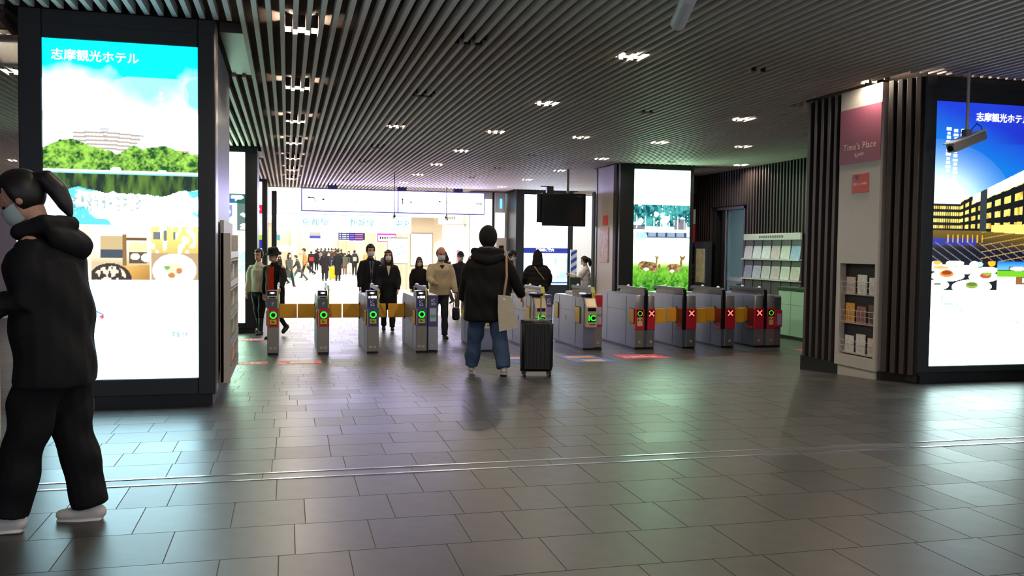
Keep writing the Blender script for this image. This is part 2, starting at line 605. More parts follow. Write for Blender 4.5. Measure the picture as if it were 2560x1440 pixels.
def paint_bay(nx=190, nz=440):
    C = Canvas(nx, nz, (255, 255, 255))
    u, v = C.u, C.v
    C.c *= WG
    cloud = fbm(u, v, 3, 7, 11)
    # sky: saturated cyan at the top, blown clouds below
    sky = np.clip(2.0 - v / .085 + (cloud - .5) * 3.2 - .5 * u + .9 * np.clip((.125 - v) / .09, 0, 1), 0, 1) * (v < .30)
    sky = np.maximum(sky, np.clip(1.5 - ((u - 1.0) / .10) ** 2 - ((v - .14) / .05) ** 2, 0, .75))
    C.fill(sky > 0, (0, 214, 242), 1.35, sky)
    deep = np.clip((.55 - u) * 1.2, 0, 1) * np.clip(.10 - v, 0, 1) * 8
    C.fill(deep > 0, (0, 196, 240), 1.2, np.clip(deep, 0, .7))
    C.fill((v > .1) & (v < .27) & (cloud > .56), (196, 240, 250), 1.4, .5)
    # hotel on the hill
    hill = .262 + .02 * np.abs(u - .40)
    C.fill((v > hill) & (v < hill + .07) & (u > .19) & (u < .62), (246, 242, 236), 1.0, .9)
    for k in range(5):
        yy = hill + .004 + k * .0115 + .01 * np.abs(u - .32)
        C.fill((np.abs(v - yy) < .0024) & (u > .19) & (u < .64 - .02 * k), (176, 166, 158), 1, .97)
    for k in range(17):
        uu = .21 + k * .025
        C.fill((np.abs(u - uu) < .003) & (v > hill + .005) & (v < hill + .05), (190, 182, 172), 1, .5)
    C.fill(C.rect(.36, .42, .252, .262), (170, 176, 180), 1, .7)
    C.fill(C.rect(.80, .94, .312, .322), (226, 130, 120), 1, .8)
    # trees
    edge = .318 - .030 * np.exp(-((u - .15) / .12) ** 2) - .016 * np.exp(-((u - .72) / .16) ** 2) + .014 * np.exp(-((u - .47) / .05) ** 2) + (fbm(u, v * 0, 14, 1, 5) - .5) * .02
    tr = .5 * fbm(u, v, 22, 60, 31, 2) + .5 * fbm(u, v, 80, 190, 33, 2)
    mask = (v > edge) & (v < .378)
    C.grad(mask, (18, 82, 28), (164, 226, 82), (tr - .34) * 2.9)
    C.fill((v > .377) & (v < .3835), (214, 240, 244), 1.6)
    C.fill(C.ell(.46, .374, .035, .006) | C.ell(.76, .377, .03, .005), (255, 255, 255), 2)
    C.fill((v > .3835) & (v < .390), (90, 214, 226), 1.1, .8)
    # reflection
    low = .440 - .012 * np.sin(u * 7) + (fbm(u, v * 0, 9, 1, 8) - .5) * .03
    rf = fbm(u, v, 34, 18, 44)
    C.grad((v > .389) & (v < low), (16, 44, 28), (92, 132, 46), (rf - .32) * 2.6)
    wm = (v >= low) & (v < .538)
    wn = fbm(u, v, 4, 18, 61)
    C.grad(wm, (96, 206, 244), (255, 255, 255), (wn - .36) * 5 - (u < .2) * .9 - (v > .52) * .8, 1.2, WG)
    for k in range(10):
        uu = .20 + k * .045
        C.fill((np.abs(u - uu) < .014) & (v > .452) & (v < .498) & (vnoise(u, v, 90, 160, 3 + k) > .55), (70, 150, 140), 1, .75)
    # hotel room and dining room photographs
    rm = C.rect(0, .68, .538, .702)
    C.grad(rm, (255, 252, 236), (222, 202, 160), (v - .54) * 9, 2.0, 1.0)
    C.fill(C.rect(.36, .50, .57, .622), (202, 178, 130), 1.1)
    C.fill(C.rect(.36, .50, .612, .636), (70, 84, 100), 1)
    C.fill(C.rect(.50, .525, .565, .67), (150, 112, 62), 1)
    C.fill(C.rect(.525, .66, .575, .585), (120, 84, 46), 1)
    C.fill(C.rect(.54, .66, .588, .63), (236, 214, 160), 1.3)
    C.fill(C.rect(.54, .66, .618, .652), (104, 84, 60), 1)
    C.fill(C.ell(.58, .632, .03, .01) | C.ell(.65, .635, .03, .012), (255, 250, 240), 1.6)
    fl_ = (v > .658 + (.6 - u) * .02) & rm & (u > .36)
    C.grad(fl_, (226, 178, 92), (160, 112, 52), (u - .5) * 3 + (v - .66) * 8, 1.2, 1)
    C.fill(C.ell(.42, .702, .14, .05) & rm, (62, 50, 44), 1)
    C.fill(C.ell(.42, .69, .10, .03) & rm & (vnoise(u, v, 60, 90, 4) > .55), (226, 210, 190), 1.2)
    C.fill((u < .30) & rm, (236, 224, 200), 1.2)
    dn = C.rect(.685, 1, .538, .702)
    C.grad(dn, (255, 214, 120), (196, 140, 70), (v - .54) * 7, 1.5, 1)
    C.fill(dn & (vnoise(u, v, 40, 60, 9) > .62) & (v < .62), (255, 250, 220), 2.4)
    C.fill(C.rect(.70, .75, .556, .58) | C.rect(.77, .79, .552, .585) | C.rect(.83, .85, .556, .58), (120, 130, 140), 1)
    C.fill(dn & (v > .62), (190, 160, 120), 1.1)
    C.fill(C.ell(.84, .672, .145, .05) & (v < .702), (255, 255, 255), 2.6)
    C.fill(C.ell(.84, .668, .06, .018), (236, 222, 190), 1.1)
    C.fill(C.ell(.79, .664, .02, .006), (120, 190, 90), 1)
    C.fill(C.ell(.82, .688, .025, .008) | C.ell(.87, .674, .02, .009), (206, 140, 80), 1)
    C.fill((v > .538) & (v < .5415), (255, 255, 255), 2)
    # map on the white lower third
    C.fill((np.abs(v - (.795 + (u - .33) * .25)) < .003) & (u > .22) & (u < .38), (40, 120, 220), 1.1)
    C.fill(C.ell(.365, .812, .016, .0055), (226, 100, 96), 1.1)
    for k in range(4):
        C.fill(C.rect(.82 + k * .03, .842 + k * .03, .856, .874) & (vnoise(u, v, 120, 260, 70 + k) > .5), (120, 180, 190), 1.1, .8)
    C.fill(C.ell(.48, .797, .004, .002) | C.ell(.48, .825, .004, .002), (80, 80, 90))
    C.tint = np.array((.55, .92, 1.05))
    return C


def paint_dusk(nx=190, nz=440):
    C = Canvas(nx, nz, (10, 60, 190))
    u, v = C.u, C.v
    t = np.clip(v / .36, 0, 1)
    C.grad(v < .6, (28, 60, 206), (0, 150, 226), t * 1.3 - u * .5, 1.0, 1.0)
    glow = np.exp(-(((u - .0) / .42) ** 2 + ((v - .40) / .13) ** 2))
    C.fill(glow > .02, (232, 250, 255), 2.0, np.clip(glow * 1.1, 0, 1))
    C.fill((u > .55) & (v < .15), (30, 30, 170), 1, np.clip((u - .55) * 1.3, 0, .6) * (v < .15))
    # hotel: lit storeys rising to the right
    roof = .375 - np.clip(u - .28, 0, 1) * .20
    base = .485 + np.clip(u - .5, 0, 1) * .02
    body = (v > np.where(u < .28, .385, roof)) & (v < base)
    C.fill(body, (22, 26, 30))
    n_st = 4
    top = np.where(u < .28, .388, roof + .012)
    rel = (v - top) / (base - top)
    st = np.floor(rel * n_st)
    fr = rel * n_st - st
    px = np.where(u < .28, 46, 16 - 6 * np.clip(u - .4, 0, 1))
    cell = (u * px) % 1
    lit = body & (fr > .18) & (fr < .70) & (cell > .2) & (cell < .85)
    rndm = vnoise(u, v, 34, 30, 15)
    C.grad(lit, (196, 150, 40), (255, 236, 120), rndm, 1.0, 1.5)
    C.fill(body & (rel < .16) & (u > .4), (255, 240, 190), 1.6)
    C.fill((u > .48) & (u < .55) & body, (52, 62, 70))
    C.fill(body & (u > .6) & (rel > .84), (255, 206, 110), 1.3)
    # forecourt
    g = (v >= base) & (v < .60)
    C.grad(g, (120, 96, 36), (22, 26, 34), (v - base) * 14, 1, 1)
    C.fill(g & (u < .45) & (np.abs(v - .528) < .014), (40, 60, 170), 1, .8)
    C.fill(g & (np.abs(((u - .2) * 9 - (v - .5) * 34) % 1 - .5) < .05) & (v > .53), (170, 160, 200), 1, .7)
    C.fill(g & (u > .5) & (np.abs(((u - .2) * 3 + (v - .5) * 40) % 1 - .5) < .07), (214, 170, 80), 1, .7)
    for k in range(8):
        C.fill((np.abs(u - (.16 + k * .05)) < .006) & (v > .50) & (v < .53), (255, 200, 70), 1, .7)
    # dishes
    d = C.rect(0, .68, .60, .712)
    C.fill(d, (30, 34, 44))
    for (a, b, c_, e) in ((.05, .612, .07, .012), (.24, .609, .11, .012), (.44, .614, .06, .016), (.12, .628, .16, .018), (.36, .632, .16, .02), (.58, .634, .14, .014), (.17, .657, .2, .024), (.54, .66, .18, .024), (.05, .692, .16, .024), (.42, .698, .24, .032)):
        C.fill(C.ell(a, b, c_ * .86, e * .86) & d, (255, 255, 255), 2.2)
    for (a, b, c_, e, col) in ((.16, .648, .07, .014, (226, 140, 50)), (.16, .645, .05, .008, (150, 60, 30)), (.56, .655, .06, .012, (190, 90, 70)), (.58, .648, .05, .006, (150, 190, 60)), (.42, .692, .065, .013, (150, 170, 80)), (.42, .688, .05, .007, (96, 130, 60)), (.10, .625, .08, .006, (236, 190, 90)), (.06, .607, .04, .008, (236, 190, 80)), (.62, .606, .04, .014, (250, 190, 40)), (.07, .688, .04, .004, (90, 120, 90)), (.5, .612, .03, .01, (190, 220, 220))):
        C.fill(C.ell(a, b, c_, e) & d, col, 1.1)
    s2 = C.rect(.68, 1, .60, .658)
    C.grad(s2, (0, 120, 220), (120, 210, 250), (v - .60) * 30)
    C.fill(s2 & (v > .632 - .012 * (u > .8)), (60, 110, 50))
    C.fill(s2 & (v > .636), (120, 200, 40), 1.1)
    C.fill(C.ell(.9, .628, .09, .008) & s2, (250, 250, 250), 1.4)
    s3 = C.rect(.68, 1, .658, .712)
    C.fill(s3, (244, 240, 232), 1.5)
    C.fill(C.rect(.88, 1, .66, .688), (150, 104, 60))
    C.fill(C.rect(.95, .99, .664, .682), (200, 250, 240), 1.4)
    # blown lower third with a few map lines
    C.fill(v >= .712, (255, 255, 255), WG)
    C.fill((np.abs(u - .12) < .005) & (v > .73) & (v < .758), (60, 200, 190))
    C.fill((u > .14) & (u < .23) & (np.abs(v - .763) < .0018), (60, 200, 190))
    C.fill((u > .26) & (u < .34) & (np.abs(v - (.767 + (u - .26) * .16)) < .002), (60, 200, 190))
    C.fill(C.ell(.325, .79, .008, .003), (240, 150, 140))
    for k in range(3):
        C.fill(C.rect(.86 + k * .035, .885 + k * .035, .826, .846) & (vnoise(u, v, 100, 260, 40 + k) > .55), (170, 220, 215))
    C.tint = np.array((.72, 1.0, .98))
    return C


def paint_park(nx=140, nz=300):
    C = Canvas(nx, nz, (255, 255, 255))
    u, v = C.u, C.v
    C.c *= WG
    n = fbm(u, v, 9, 16, 21)
    tv = (v > .245) & (v < .40)
    n2 = fbm(u, v, 26, 44, 23, 3)
    C.grad(tv & (n * .6 + n2 * .4 > .37 + (v - .3) * 1.3), (10, 84, 96), (84, 190, 186), (n2 - .35) * 3)
    C.fill(C.rect(0, .22, .39, .425) | C.rect(.72, .93, .345, .42), (66, 70, 92), 1, .85)
    for k in range(7):
        C.fill(C.rect(.05 + k * .14 + .01 * (k % 3), .07 + k * .14 + .01 * (k % 3), .315 + .012 * (k % 4), .42) & (n2 > .38), (250, 252, 255), 1.3, .75)
    fence = (v > .44) & (v < .475)
    C.fill(fence & (u > .12) & (u < .96), (40, 110, 170), 1, .75)
    C.fill((np.abs(v - .475) < .006) & (u > .1), (30, 70, 110), 1, .8)
    C.fill(fence & (np.abs((u * 6) % 1 - .5) < .10), (20, 50, 84), 1, .9)
    C.fill(C.ell(.13, .47, .12, .03), (170, 230, 236), 1.4, .8)
    gl = np.clip((v - .59) / .10, 0, 1)
    gn = fbm(u, v, 30, 60, 91)
    C.grad(v > .57, (255, 255, 224), (176, 224, 96), gl ** .6, WG, 1.0)
    C.grad(np.clip((v - .625) / .07, 0, 1), (132, 210, 62), (30, 112, 32), (v - .66) * 4.5 + (gn - .5) * 1.6)
    C.fill((v > .86) & (gn > .52), (96, 110, 60), 1, .5)
    brown = (150, 112, 66)
    for (a, b, c_, e) in ((.27, .678, .17, .032), (.20, .672, .10, .03), (.73, .688, .13, .028), (.38, .705, .06, .014)):
        C.grad(C.ell(a, b, c_, e), (96, 66, 40), (206, 172, 116), (gn - .3) * 2)
    C.fill(C.ell(.42, .64, .016, .026) | C.ell(.43, .618, .022, .010), brown)
    C.fill(C.ell(.86, .652, .022, .03) | C.ell(.88, .622, .035, .012) | C.ell(.47, .68, .02, .02), brown)
    C.fill(C.ell(.85, .610, .014, .010) | C.ell(.915, .609, .014, .010) | C.ell(.405, .609, .010, .008) | C.ell(.45, .609, .010, .008), (140, 104, 60))
    C.fill(C.ell(.24, .70, .05, .012) | C.ell(.70, .712, .04, .012), (236, 226, 200), 1.2)
    C.tint = np.array((.52, 1.0, .66))
    return C


def paint_temple(nx=50, nz=240):
    C = Canvas(nx, nz, (255, 255, 255))
    u, v = C.u, C.v
    C.c *= WG
    n = fbm(u, v, 6, 30, 77)
    C.fill((v > .24) & (v < .30) & (n > .45), (30, 110, 110), 1, .9)
    C.fill(C.rect(.3, .85, .27, .30), (60, 110, 170))
    C.fill(C.rect(.35, .8, .31, .40) & (vnoise(u, v, 10, 60, 3) > .45), (110, 130, 190), 1.1, .9)
    C.fill((u > .85) & (v > .25) & (v < .46) & (n > .42), (20, 90, 80), 1, .9)
    C.fill(C.rect(.2, .7, .40, .44), (150, 190, 220), 1.3)
    C.fill((v > .55) & (v < .73) & (n > .5), (150, 226, 190), 1.5, .8)
    C.tint = np.array((.58, 1.0, .72))
    return C


def paint_route(nx=90, nz=170):
    C = Canvas(nx, nz, (255, 255, 255))
    u, v = C.u, C.v
    C.c *= WG
    C.fill(v > .59, (226, 246, 252), 1.5)
    C.fill((v > .59) & (v < .645), (42, 60, 160))
    n = fbm(u, v, 10, 16, 66)
    C.fill((v > .68) & (v < .93) & (u > .7) & (n > .52), (190, 226, 226), 1.1)
    for a in (.72, .8, .88):
        C.fill((np.abs(v - a - .02 * np.sin(u * 9)) < .003), (120, 190, 220), 1.2, .6)
    C.fill((v > .965) & (v < .985), (42, 110, 200))
    C.tint = np.array((.66, .9, 1.1))
    return C


def screen(parent, C, x0, x1, z0, z1, y=0.0, name='screen', label=None):
    """flat display in the XZ plane facing -Y, coloured by the painted grid"""
    nz, nx = C.c.shape[:2]
    xs = np.linspace(x0, x1, nx)
    zs = np.linspace(z1, z0, nz)
    X, Z = np.meshgrid(xs, zs)
    co = np.stack([X, np.full_like(X, y), Z], -1).reshape(-1, 3)
    idx = np.arange(nx * nz).reshape(nz, nx)
    q = np.stack([idx[1:, :-1], idx[1:, 1:], idx[:-1, 1:], idx[:-1, :-1]], -1).reshape(-1, 4)
    me = bpy.data.meshes.new(name)
    me.vertices.add(len(co))
    me.vertices.foreach_set('co', co.ravel())
    me.loops.add(q.size)
    me.loops.foreach_set('vertex_index', q.ravel())
    me.polygons.add(len(q))
    me.polygons.foreach_set('loop_start', np.arange(len(q)) * 4)
    me.update(calc_edges=True)
    over = np.clip((C.c.max(-1, keepdims=True) - 1.2) / 2.0, 0, 1)
    C.c = C.c * (1 - over + over * C.tint)
    at_ = me.color_attributes.new('picture', 'FLOAT_COLOR', 'POINT')
    at_.data.foreach_set('color', np.concatenate([C.c.reshape(-1, 3), np.ones((nx * nz, 1))], 1).ravel())
    o = put(name, me, screen_mat(), parent)
    if label: o['label'] = label
    return o


m_let = EM('white_lit_lettering', (255, 255, 255), 3.2)
m_let_dim = EM('pale_lit_lettering', (215, 240, 250), 1.6)


def display_pillar(label, x0, x1, y0, y1, zb, ztop, sx0, sx1, sz0, sz1, C, screen_label, bottom=.0, side_mat=None, edge_mat=None):
    """clad column with an internally lit poster in a deep black frame on its -Y face"""
    t = thing('display_pillar', label, 'pillar', (0, 0, 0))
    MB().box(x0 + .03, x1 - .03, y0 + .07, y1, zb - .15, ztop, 0, .02).build('core', side_mat or m_black, t)
    MB().box(x0 + .05, x1 - .05, y0 + .04, y1 - .04, zb - .15, zb + .10).build('plinth', m_black2, t)
    f = lambda n, *a: MB().box(*a, 0, .006).build(n, m_black, t)
    f('frame_bar', x0, sx0, y0 - .012, y0 + .1, zb + .10, ztop)
    f('frame_bar', sx1, x1, y0 - .012, y0 + .1, zb + .10, ztop)
    f('frame_bar', sx0, sx1, y0 - .012, y0 + .1, sz1, ztop)
    f('frame_bar', sx0, sx1, y0 - .012, y0 + .1, zb + .10, sz0)
    MB().box(x0, x1, y0 - .016, y0 - .010, zb + .105, zb + .111).build('frame_line', m_black2, t)
    MB().box(x0, x1, y0 - .016, y0 - .010, ztop - .12, ztop - .114).build('frame_line', m_black2, t)
    s = screen(t, C, sx0 + .001, sx1 - .001, sz0 + .001, sz1 - .001, y0 + .003, 'screen', screen_label)
    if edge_mat:
        MB().box(x1 - .028, x1 + .004, y0 + .06, y0 + .30, zb + .1, ztop, 0, .004).build('corner_trim', edge_mat, t)
    return t, s


# left column -----------------------------------------------------------------
m_bronze = M('bronze_trim', (126, 116, 110), .3, metal=.7)
LP, LS = display_pillar('near black column with a tall lit bay-and-hotel poster, left foreground', -2.12, -.60, 8.05, 10.55, 0, CEIL,
                        -1.945, -.738, .245, 3.066, paint_bay(), 'lit poster of a bay, trees and a hotel', edge_mat=m_bronze)
text('lettering', '志摩観光ホテル', m_let, LS, (-1.54, 8.046, 2.93), width=.67, bold=.008)
for j, (x_, z_, n_) in enumerate(((-1.03, 2.66, 6), (-.965, 2.52, 7), (-.905, 2.64, 3))):
    for k in range(n_):
        MB().box(x_ - .012, x_ + .012, 8.046, 8.049, z_ - .045 * k - .015, z_ - .045 * k + .012).build('print_mark', m_let_dim, LS)
# leaflet rack on its right-hand face
RK = thing('leaflet_rack', 'narrow cream leaflet rack on the side of the near left column', 'rack', (-.59, 8.55, 0))
MB().box(-.005, .03, 0, 1.35, .12, 1.62, 0, .004).build('back_panel', m_cream, RK)
MB().box(0, .085, 0, .02, .12, 1.50).build('side_panel', m_cream, RK)
MB().box(0, .085, 1.33, 1.35, .12, 1.50).build('side_panel', m_cream, RK)
for k in range(5):
    MB().box(.01, .09, .02, 1.33, .16 + .27 * k, .175 + .27 * k).build('shelf', m_ivory, RK)
    MB().box(.086, .09, .02, 1.33, .19 + .27 * k, .25 + .27 * k).build('lip', m_steel, RK)
leaf_c = [(226, 224, 216), (196, 214, 222), (230, 196, 176), (186, 200, 160), (214, 206, 190)]
for k in range(4):
    for j in range(2):
        b = MB().box(-.012, .012, -.1, .1, 0, .21, 0, .002)
        o = b.build('leaflet', M('leaflet_%d' % ((k + 2 * j) % 5), leaf_c[(k + 2 * j) % 5], .5, var=.12, scale=30), None, loc=(-.535, 8.78 + .62 * j, .182 + .27 * k))
        tag(o, 'leaflet on shelf %s of the rack on the near left column, %s end' % (('one', 'two', 'three', 'four')[k] + ' from below', 'near' if j == 0 else 'far'), 'leaflet', 'leaflets in the left column rack')

# second left column
display_pillar('second black column on the left with a narrow lit temple poster', -2.1, -.56, 17.9, 20.3, -.30, CEIL, -1.95, -.785, -.10, 3.19, paint_temple(),
               'lit poster of a temple and trees', edge_mat=m_bronze)
# third left column: direction board in coloured fields
t3 = thing('display_pillar', 'third black column on the left with a lit direction board in red and blue', 'pillar')
MB().box(-2.1, -.56, 26.37, 28.2, -.37, CEIL, 0, .02).build('core', m_black, t3)
MB().box(-.69, -.55, 26.28, 26.4, -.37, CEIL).build('frame_bar', m_black, t3)
MB().box(-2.1, -1.9, 26.28, 26.4, -.37, CEIL).build('frame_bar', m_black, t3)
fields = [(3.22, 2.57, (232, 246, 255), 2.4), (2.57, 2.32, (214, 40, 70), 1.0), (2.32, 1.72, (240, 250, 255), 2.4), (1.72, 1.58, (150, 200, 60), 1.0), (1.58, 1.33, (40, 50, 150), 1.0), (1.33, .3, (236, 246, 255), 2.2)]
for k, (a, b, c, g) in enumerate(fields):
    MB().box(-1.9, -.69, 26.32, 26.36, b, a).build('sign_field', EM('direction_field_%d' % k, c, g), t3)
MB().prism([(-.80, 2.40), (-.74, 2.445), (-.80, 2.49)], 'y', 26.312, 26.32).build('arrow', m_let, t3)
MB().prism([(-.80, 2.05), (-.76, 2.08), (-.80, 2.11)], 'y', 26.312, 26.32).build('arrow', m_black2, t3)

# far dark post beside the concourse entrance
pst = thing('entrance_post', 'slim dark post beside the bright concourse entrance, behind the direction board', 'post')
MB().box(-.46, -.31, 28.3, 28.9, -.38, 3.1, 0, .01).build('shaft', m_black, pst)
MB().box(-.49, -.28, 28.27, 28.93, -.38, -.25).build('foot', m_black2, pst)

# right column with the dusk poster and the leaflet niche -----------------------
RPt, RPs = display_pillar('near dark column with a lit dusk hotel poster, right foreground', 6.62, 8.35, 8.2, 10.2, 0, CEIL, 6.76, 8.02, .175, 3.04, paint_dusk(), 'lit poster of a hotel at dusk and dishes')
text('lettering', '志摩観光ホテル', m_let, RPs, (7.62, 8.196, 2.885), width=.70, bold=.008)
for j, (x_, z_, n_) in enumerate(((7.10, 2.735, 5), (7.015, 2.73, 13), (6.925, 2.745, 11))):
    for k in range(n_):
        w_ = .018 + .006 * ((k * 7 + j) % 3)
        MB().box(x_ - w_, x_ + w_, 8.196, 8.199, z_ - .045 * k - .017, z_ - .045 * k + .017 - .006 * (k % 2)).build('print_mark', m_let_dim, RPs)
# its left flank: battens, white inset, corner battens
MB().prism([(6.55, 8.60), (6.62, 8.21), (6.75, 8.3), (6.75, 10.2), (6.50, 10.2), (6.50, 8.60)], 'z', 0.0, CEIL).build('flank', m_brown_d, RPt)
MB().prism([(6.48, 8.62), (6.66, 8.20), (6.7, 8.3), (6.6, 10.2), (6.46, 10.2)], 'z', -.12, .07).build('flank_plinth', m_black2, RPt)
bat = []
for yy in (9.52, 9.66, 9.80, 9.94, 10.08):
    bat.append((6.455, yy, 0))
for k in range(4):
    q = (k + .6) / 4.2
    bat.append((6.46 + .17 * q, 8.62 - .40 * q, .4))
for (bx, by, br) in bat:
    MB().box(-.03, .045, -.028, .028, .07, CEIL - .002, 0, .004).build('batten', m_brown, RPt, loc=(bx, by, 0), rot=(0, 0, br))
# white inset panel with sign, notice and niche
ip = thing('leaflet_column', 'cream column panel with a purple name sign and an open leaflet niche', 'panel', (6.45, 9.03, 0))
X0, X1, YA, YB = -.03, .08, -.38, .38
NZ0, NZ1, NA, NB_ = .19, 1.27, -.34, .31
b = MB()
b.box(X0, X1, YA, YB, NZ1, 2.44)
b.box(X0, X1, YA, NA, .06, NZ1)
b.box(X0, X1, NB_, YB, .06, NZ1)
b.box(X0, X1, NA, NB_, .06, NZ0)
b.build('body', m_ivory, ip)
MB().box(X0, X1, YA, YB, 2.44, CEIL - .002).build('upper_panel', m_ivory, ip)
MB().box(.0, .08, YA + .03, YB - .03, -.09, .06).build('foot', m_ivory, ip)
nb = MB()
nb.box(.20, .21, NA - .02, NB_ + .02, NZ0, NZ1)
nb.box(.06, .21, NA - .02, NA, NZ0, NZ1)
nb.box(.06, .21, NB_, NB_ + .02, NZ0, NZ1)
nb.box(.06, .21, NA - .02, NB_ + .02, NZ1, NZ1 + .02)
nb.box(.06, .21, NA - .02, NB_ + .02, NZ0 - .02, NZ0)
nb.build('niche', m_ivory, ip)
m_purple = M('mauve_sign', (150, 82, 104), .5, var=.03)
pl = MB().box(X0 - .006, X0, YA + .002, YB - .002, 2.44, 3.08).build('name_sign', m_purple, ip)
m_gold = M('sign_cream_letters', (240, 226, 210), .4)
RT = (R(90), 0, R(-90))
text('lettering', "Time's Place", m_gold, pl, (X0 - .008, -.0, 2.63), width=.60, rot=RT, space=1.12)
text('lettering', 'Kyoto', m_gold, pl, (X0 - .008, 0, 2.535), width=.16, rot=(R(90), R(-8), R(-90)))
nt_ = MB().box(X0 - .006, X0, -.19, .12, 2.09, 2.31, 0, .002).build('notice', M('red_notice', (212, 66, 52), .45), ip)
MB().prism([(-.02, 2.295), (.08, 2.295), (.03, 2.235)], 'x', X0 - .0075, X0 - .006).build('arrow_mark', m_black2, nt_)
text('lettering', '防犯カメラ作動中', M('white_print', (250, 246, 240), .5), nt_, (X0 - .008, -.035, 2.19), width=.26, rot=RT, bold=.01)
m_wire = M('white_wire', (206, 204, 198), .4)
for k, zz in enumerate((.205, .56, .90)):
    MB().box(.02, .20, NA, NB_, zz, zz + .012).build('shelf', m_ivory, ip)
    g = MB()
    for q in range(9):
        yy = NA + .02 + q * (NB_ - NA - .04) / 8
        g.cyl((-.012, yy, zz + .01), (-.022, yy, zz + .17), .0022, n=6)
    for q in range(3):
        g.cyl((-.014 - .004 * q, NA + .02, zz + .03 + .065 * q), (-.014 - .004 * q, NB_ - .02, zz + .03 + .065 * q), .0025, n=6)
    g.build('wire_basket', m_wire, ip)
cols = [(206, 190, 176), (96, 64, 60), (214, 212, 206), (150, 96, 90), (226, 224, 218), (222, 160, 70)]
for k, zz in enumerate((.217, .572, .912)):
    for j in range(3):
        n_ = 4
        hh = .20 + .03 * ((j + k) % 2)
        st_ = thing('leaflet_stack', 'stack of %s leaflets in the %s basket of the cream column, %s' % (('tan', 'wine red', 'white')[j], ('bottom', 'middle', 'top')[k], ('near end', 'centre', 'far end')[j]), 'leaflets', (6.45 + .035, 9.03 + NA + .10 + .215 * j, zz), 0, 'leaflet stacks in the cream column')
        for q in range(n_):
            MB().box(.022 * q, .022 * q + .012, -.085, .085, 0, hh + .012 * q, 0, .001).build('leaflet', M('stack_paper_%d' % ((j * 2 + k + q) % 6), cols[(j * 2 + k + q) % 6], .5, var=.25, scale=28), st_)

# middle column with the deer-park poster
MP, MS = display_pillar('black column with a lit deer park poster, behind the closed gates', 7.05, 8.80, 18.3, 19.75, -.30, CEIL, 7.38, 8.72, .05, 3.19, paint_park(), 'lit poster of deer resting on grass', side_mat=m_black)
MB().box(7.035, 7.075, 18.62, 19.70, -.2, CEIL - .002).build('side_panel', M('warm_grey_cladding', (176, 166, 158), .4, var=.03), MP)
MB().box(7.02, 7.05, 19.70, 19.78, -.3, CEIL - .002).build('edge_strip', m_black2, MP)
MB().box(7.02, 7.06, 18.45, 18.62, -.3, CEIL - .002).build('edge_strip', m_brown_d, MP)
nz_ = MB().box(7.018, 7.035, 18.98, 19.28, 1.97, 2.19).build('red_notice', M('red_notice', (212, 66, 52), .45), None)
tag(nz_, 'small red notice on the grey flank of the deer poster column', 'notice')
po = MB().box(7.014, 7.035, 18.92, 19.46, 1.12, 1.92, 0, .003).build('framed_poster', M('pink_print', (196, 164, 156), .5, var=.3, scale=9), None)
tag(po, 'framed pinkish poster on the grey flank of the deer poster column', 'poster')

# back column with the route map
BP_, BS_ = display_pillar('far black column with a white lit route board and blue heading band', 7.08, 8.99, 27.5, 29.2, -.37, CEIL, 7.35, 8.82, .27, 3.16, paint_route(), 'lit white route board')
text('lettering', '近鉄線ご案内', m_let, BS_, (8.06, 27.49, 1.385), width=.60, bold=.02)
# ------------------------------------------------------------------ right-hand slatted wall with door, leaflet rack, posters
WX = 10.1
wr = MB()
DY0, DY1, DZ = 18.30, 19.76, 2.45
wr.box(WX, WX + .25, 4.0, DY0, -.35, CEIL + .12)
wr.box(WX, WX + .25, DY1, 22.5, -.35, CEIL + .12)
wr.box(WX, WX + .25, DY0, DY1, DZ, CEIL + .12)
wall_r = struct(wr.build('wall_right', m_brown_d))
yy = 14.0
bm_l = MB().box(-.055, 0, -.024, .024, -.36, CEIL - .002).mesh('slat')
bm_l.materials.append(m_brown)
bm_s = MB().box(-.055, 0, -.024, .024, DZ + .03, CEIL - .002).mesh('slat')
bm_s.materials.append(m_brown)
while yy < 20.9:
    me = bm_s if DY0 - .08 < yy < DY1 + .08 else bm_l
    o = bpy.data.objects.new('slat', me)
    COL.objects.link(o)
    o.parent = wall_r
    o.location = (WX, yy, 0)
    yy += .121
wb = struct(MB().box(8.8, WX + .2, 20.95, 21.2, -.35, CEIL + .1).build('wall_back', m_brown_d))
MB().box(8.8, WX, 20.75, 20.95, 2.86, CEIL).build('bulkhead', M('brown_bulkhead', (96, 72, 62), .5), wb)
for k in range(10):
    MB().box(8.86 + .121 * k, 8.91 + .121 * k, 20.89, 20.95, -.33, 2.86).build('slat', m_brown, wb)
# door with glass leaf and the lit office behind
door = struct(MB().box(WX - .02, WX + .22, DY0, DY0 + .06, -.33, DZ).box(WX - .02, WX + .22, DY1 - .06, DY1, -.33, DZ).box(WX - .02, WX + .22, DY0, DY1, DZ - .06, DZ).build('door_1', m_black))
MB().box(WX + .10, WX + .14, 19.38, 19.70, -.32, DZ - .06).build('side_leaf', m_black, door)
MB().box(WX + .06, WX + .10, 19.33, 19.37, -.32, DZ - .06).build('door_edge', m_steel, door)
m_glass = M('office_glass', (200, 226, 232), .08, alpha=.85)
MB().box(WX + .11, WX + .118, DY0 + .06, 19.33, -.32, DZ - .06).build('pane', m_glass, door)
MB().box(WX + .10, WX + .125, DY0 + .06, 19.33, .72, .80).build('push_bar', m_steel, door)
off = MB()
off.box(WX + 2.6, WX + 2.7, 16.5, 24.0, -.33, 2.9)
off.box(WX + .25, WX + 2.7, 23.9, 24.0, -.33, 2.9)
off.box(WX + .25, WX + 2.7, 16.4, 16.5, -.33, 2.9)
off.box(WX + .25, WX + 2.7, 16.4, 24.0, 2.8, 2.9)
struct(off.build('wall_office', M('office_wall', (206, 222, 226), .6)))
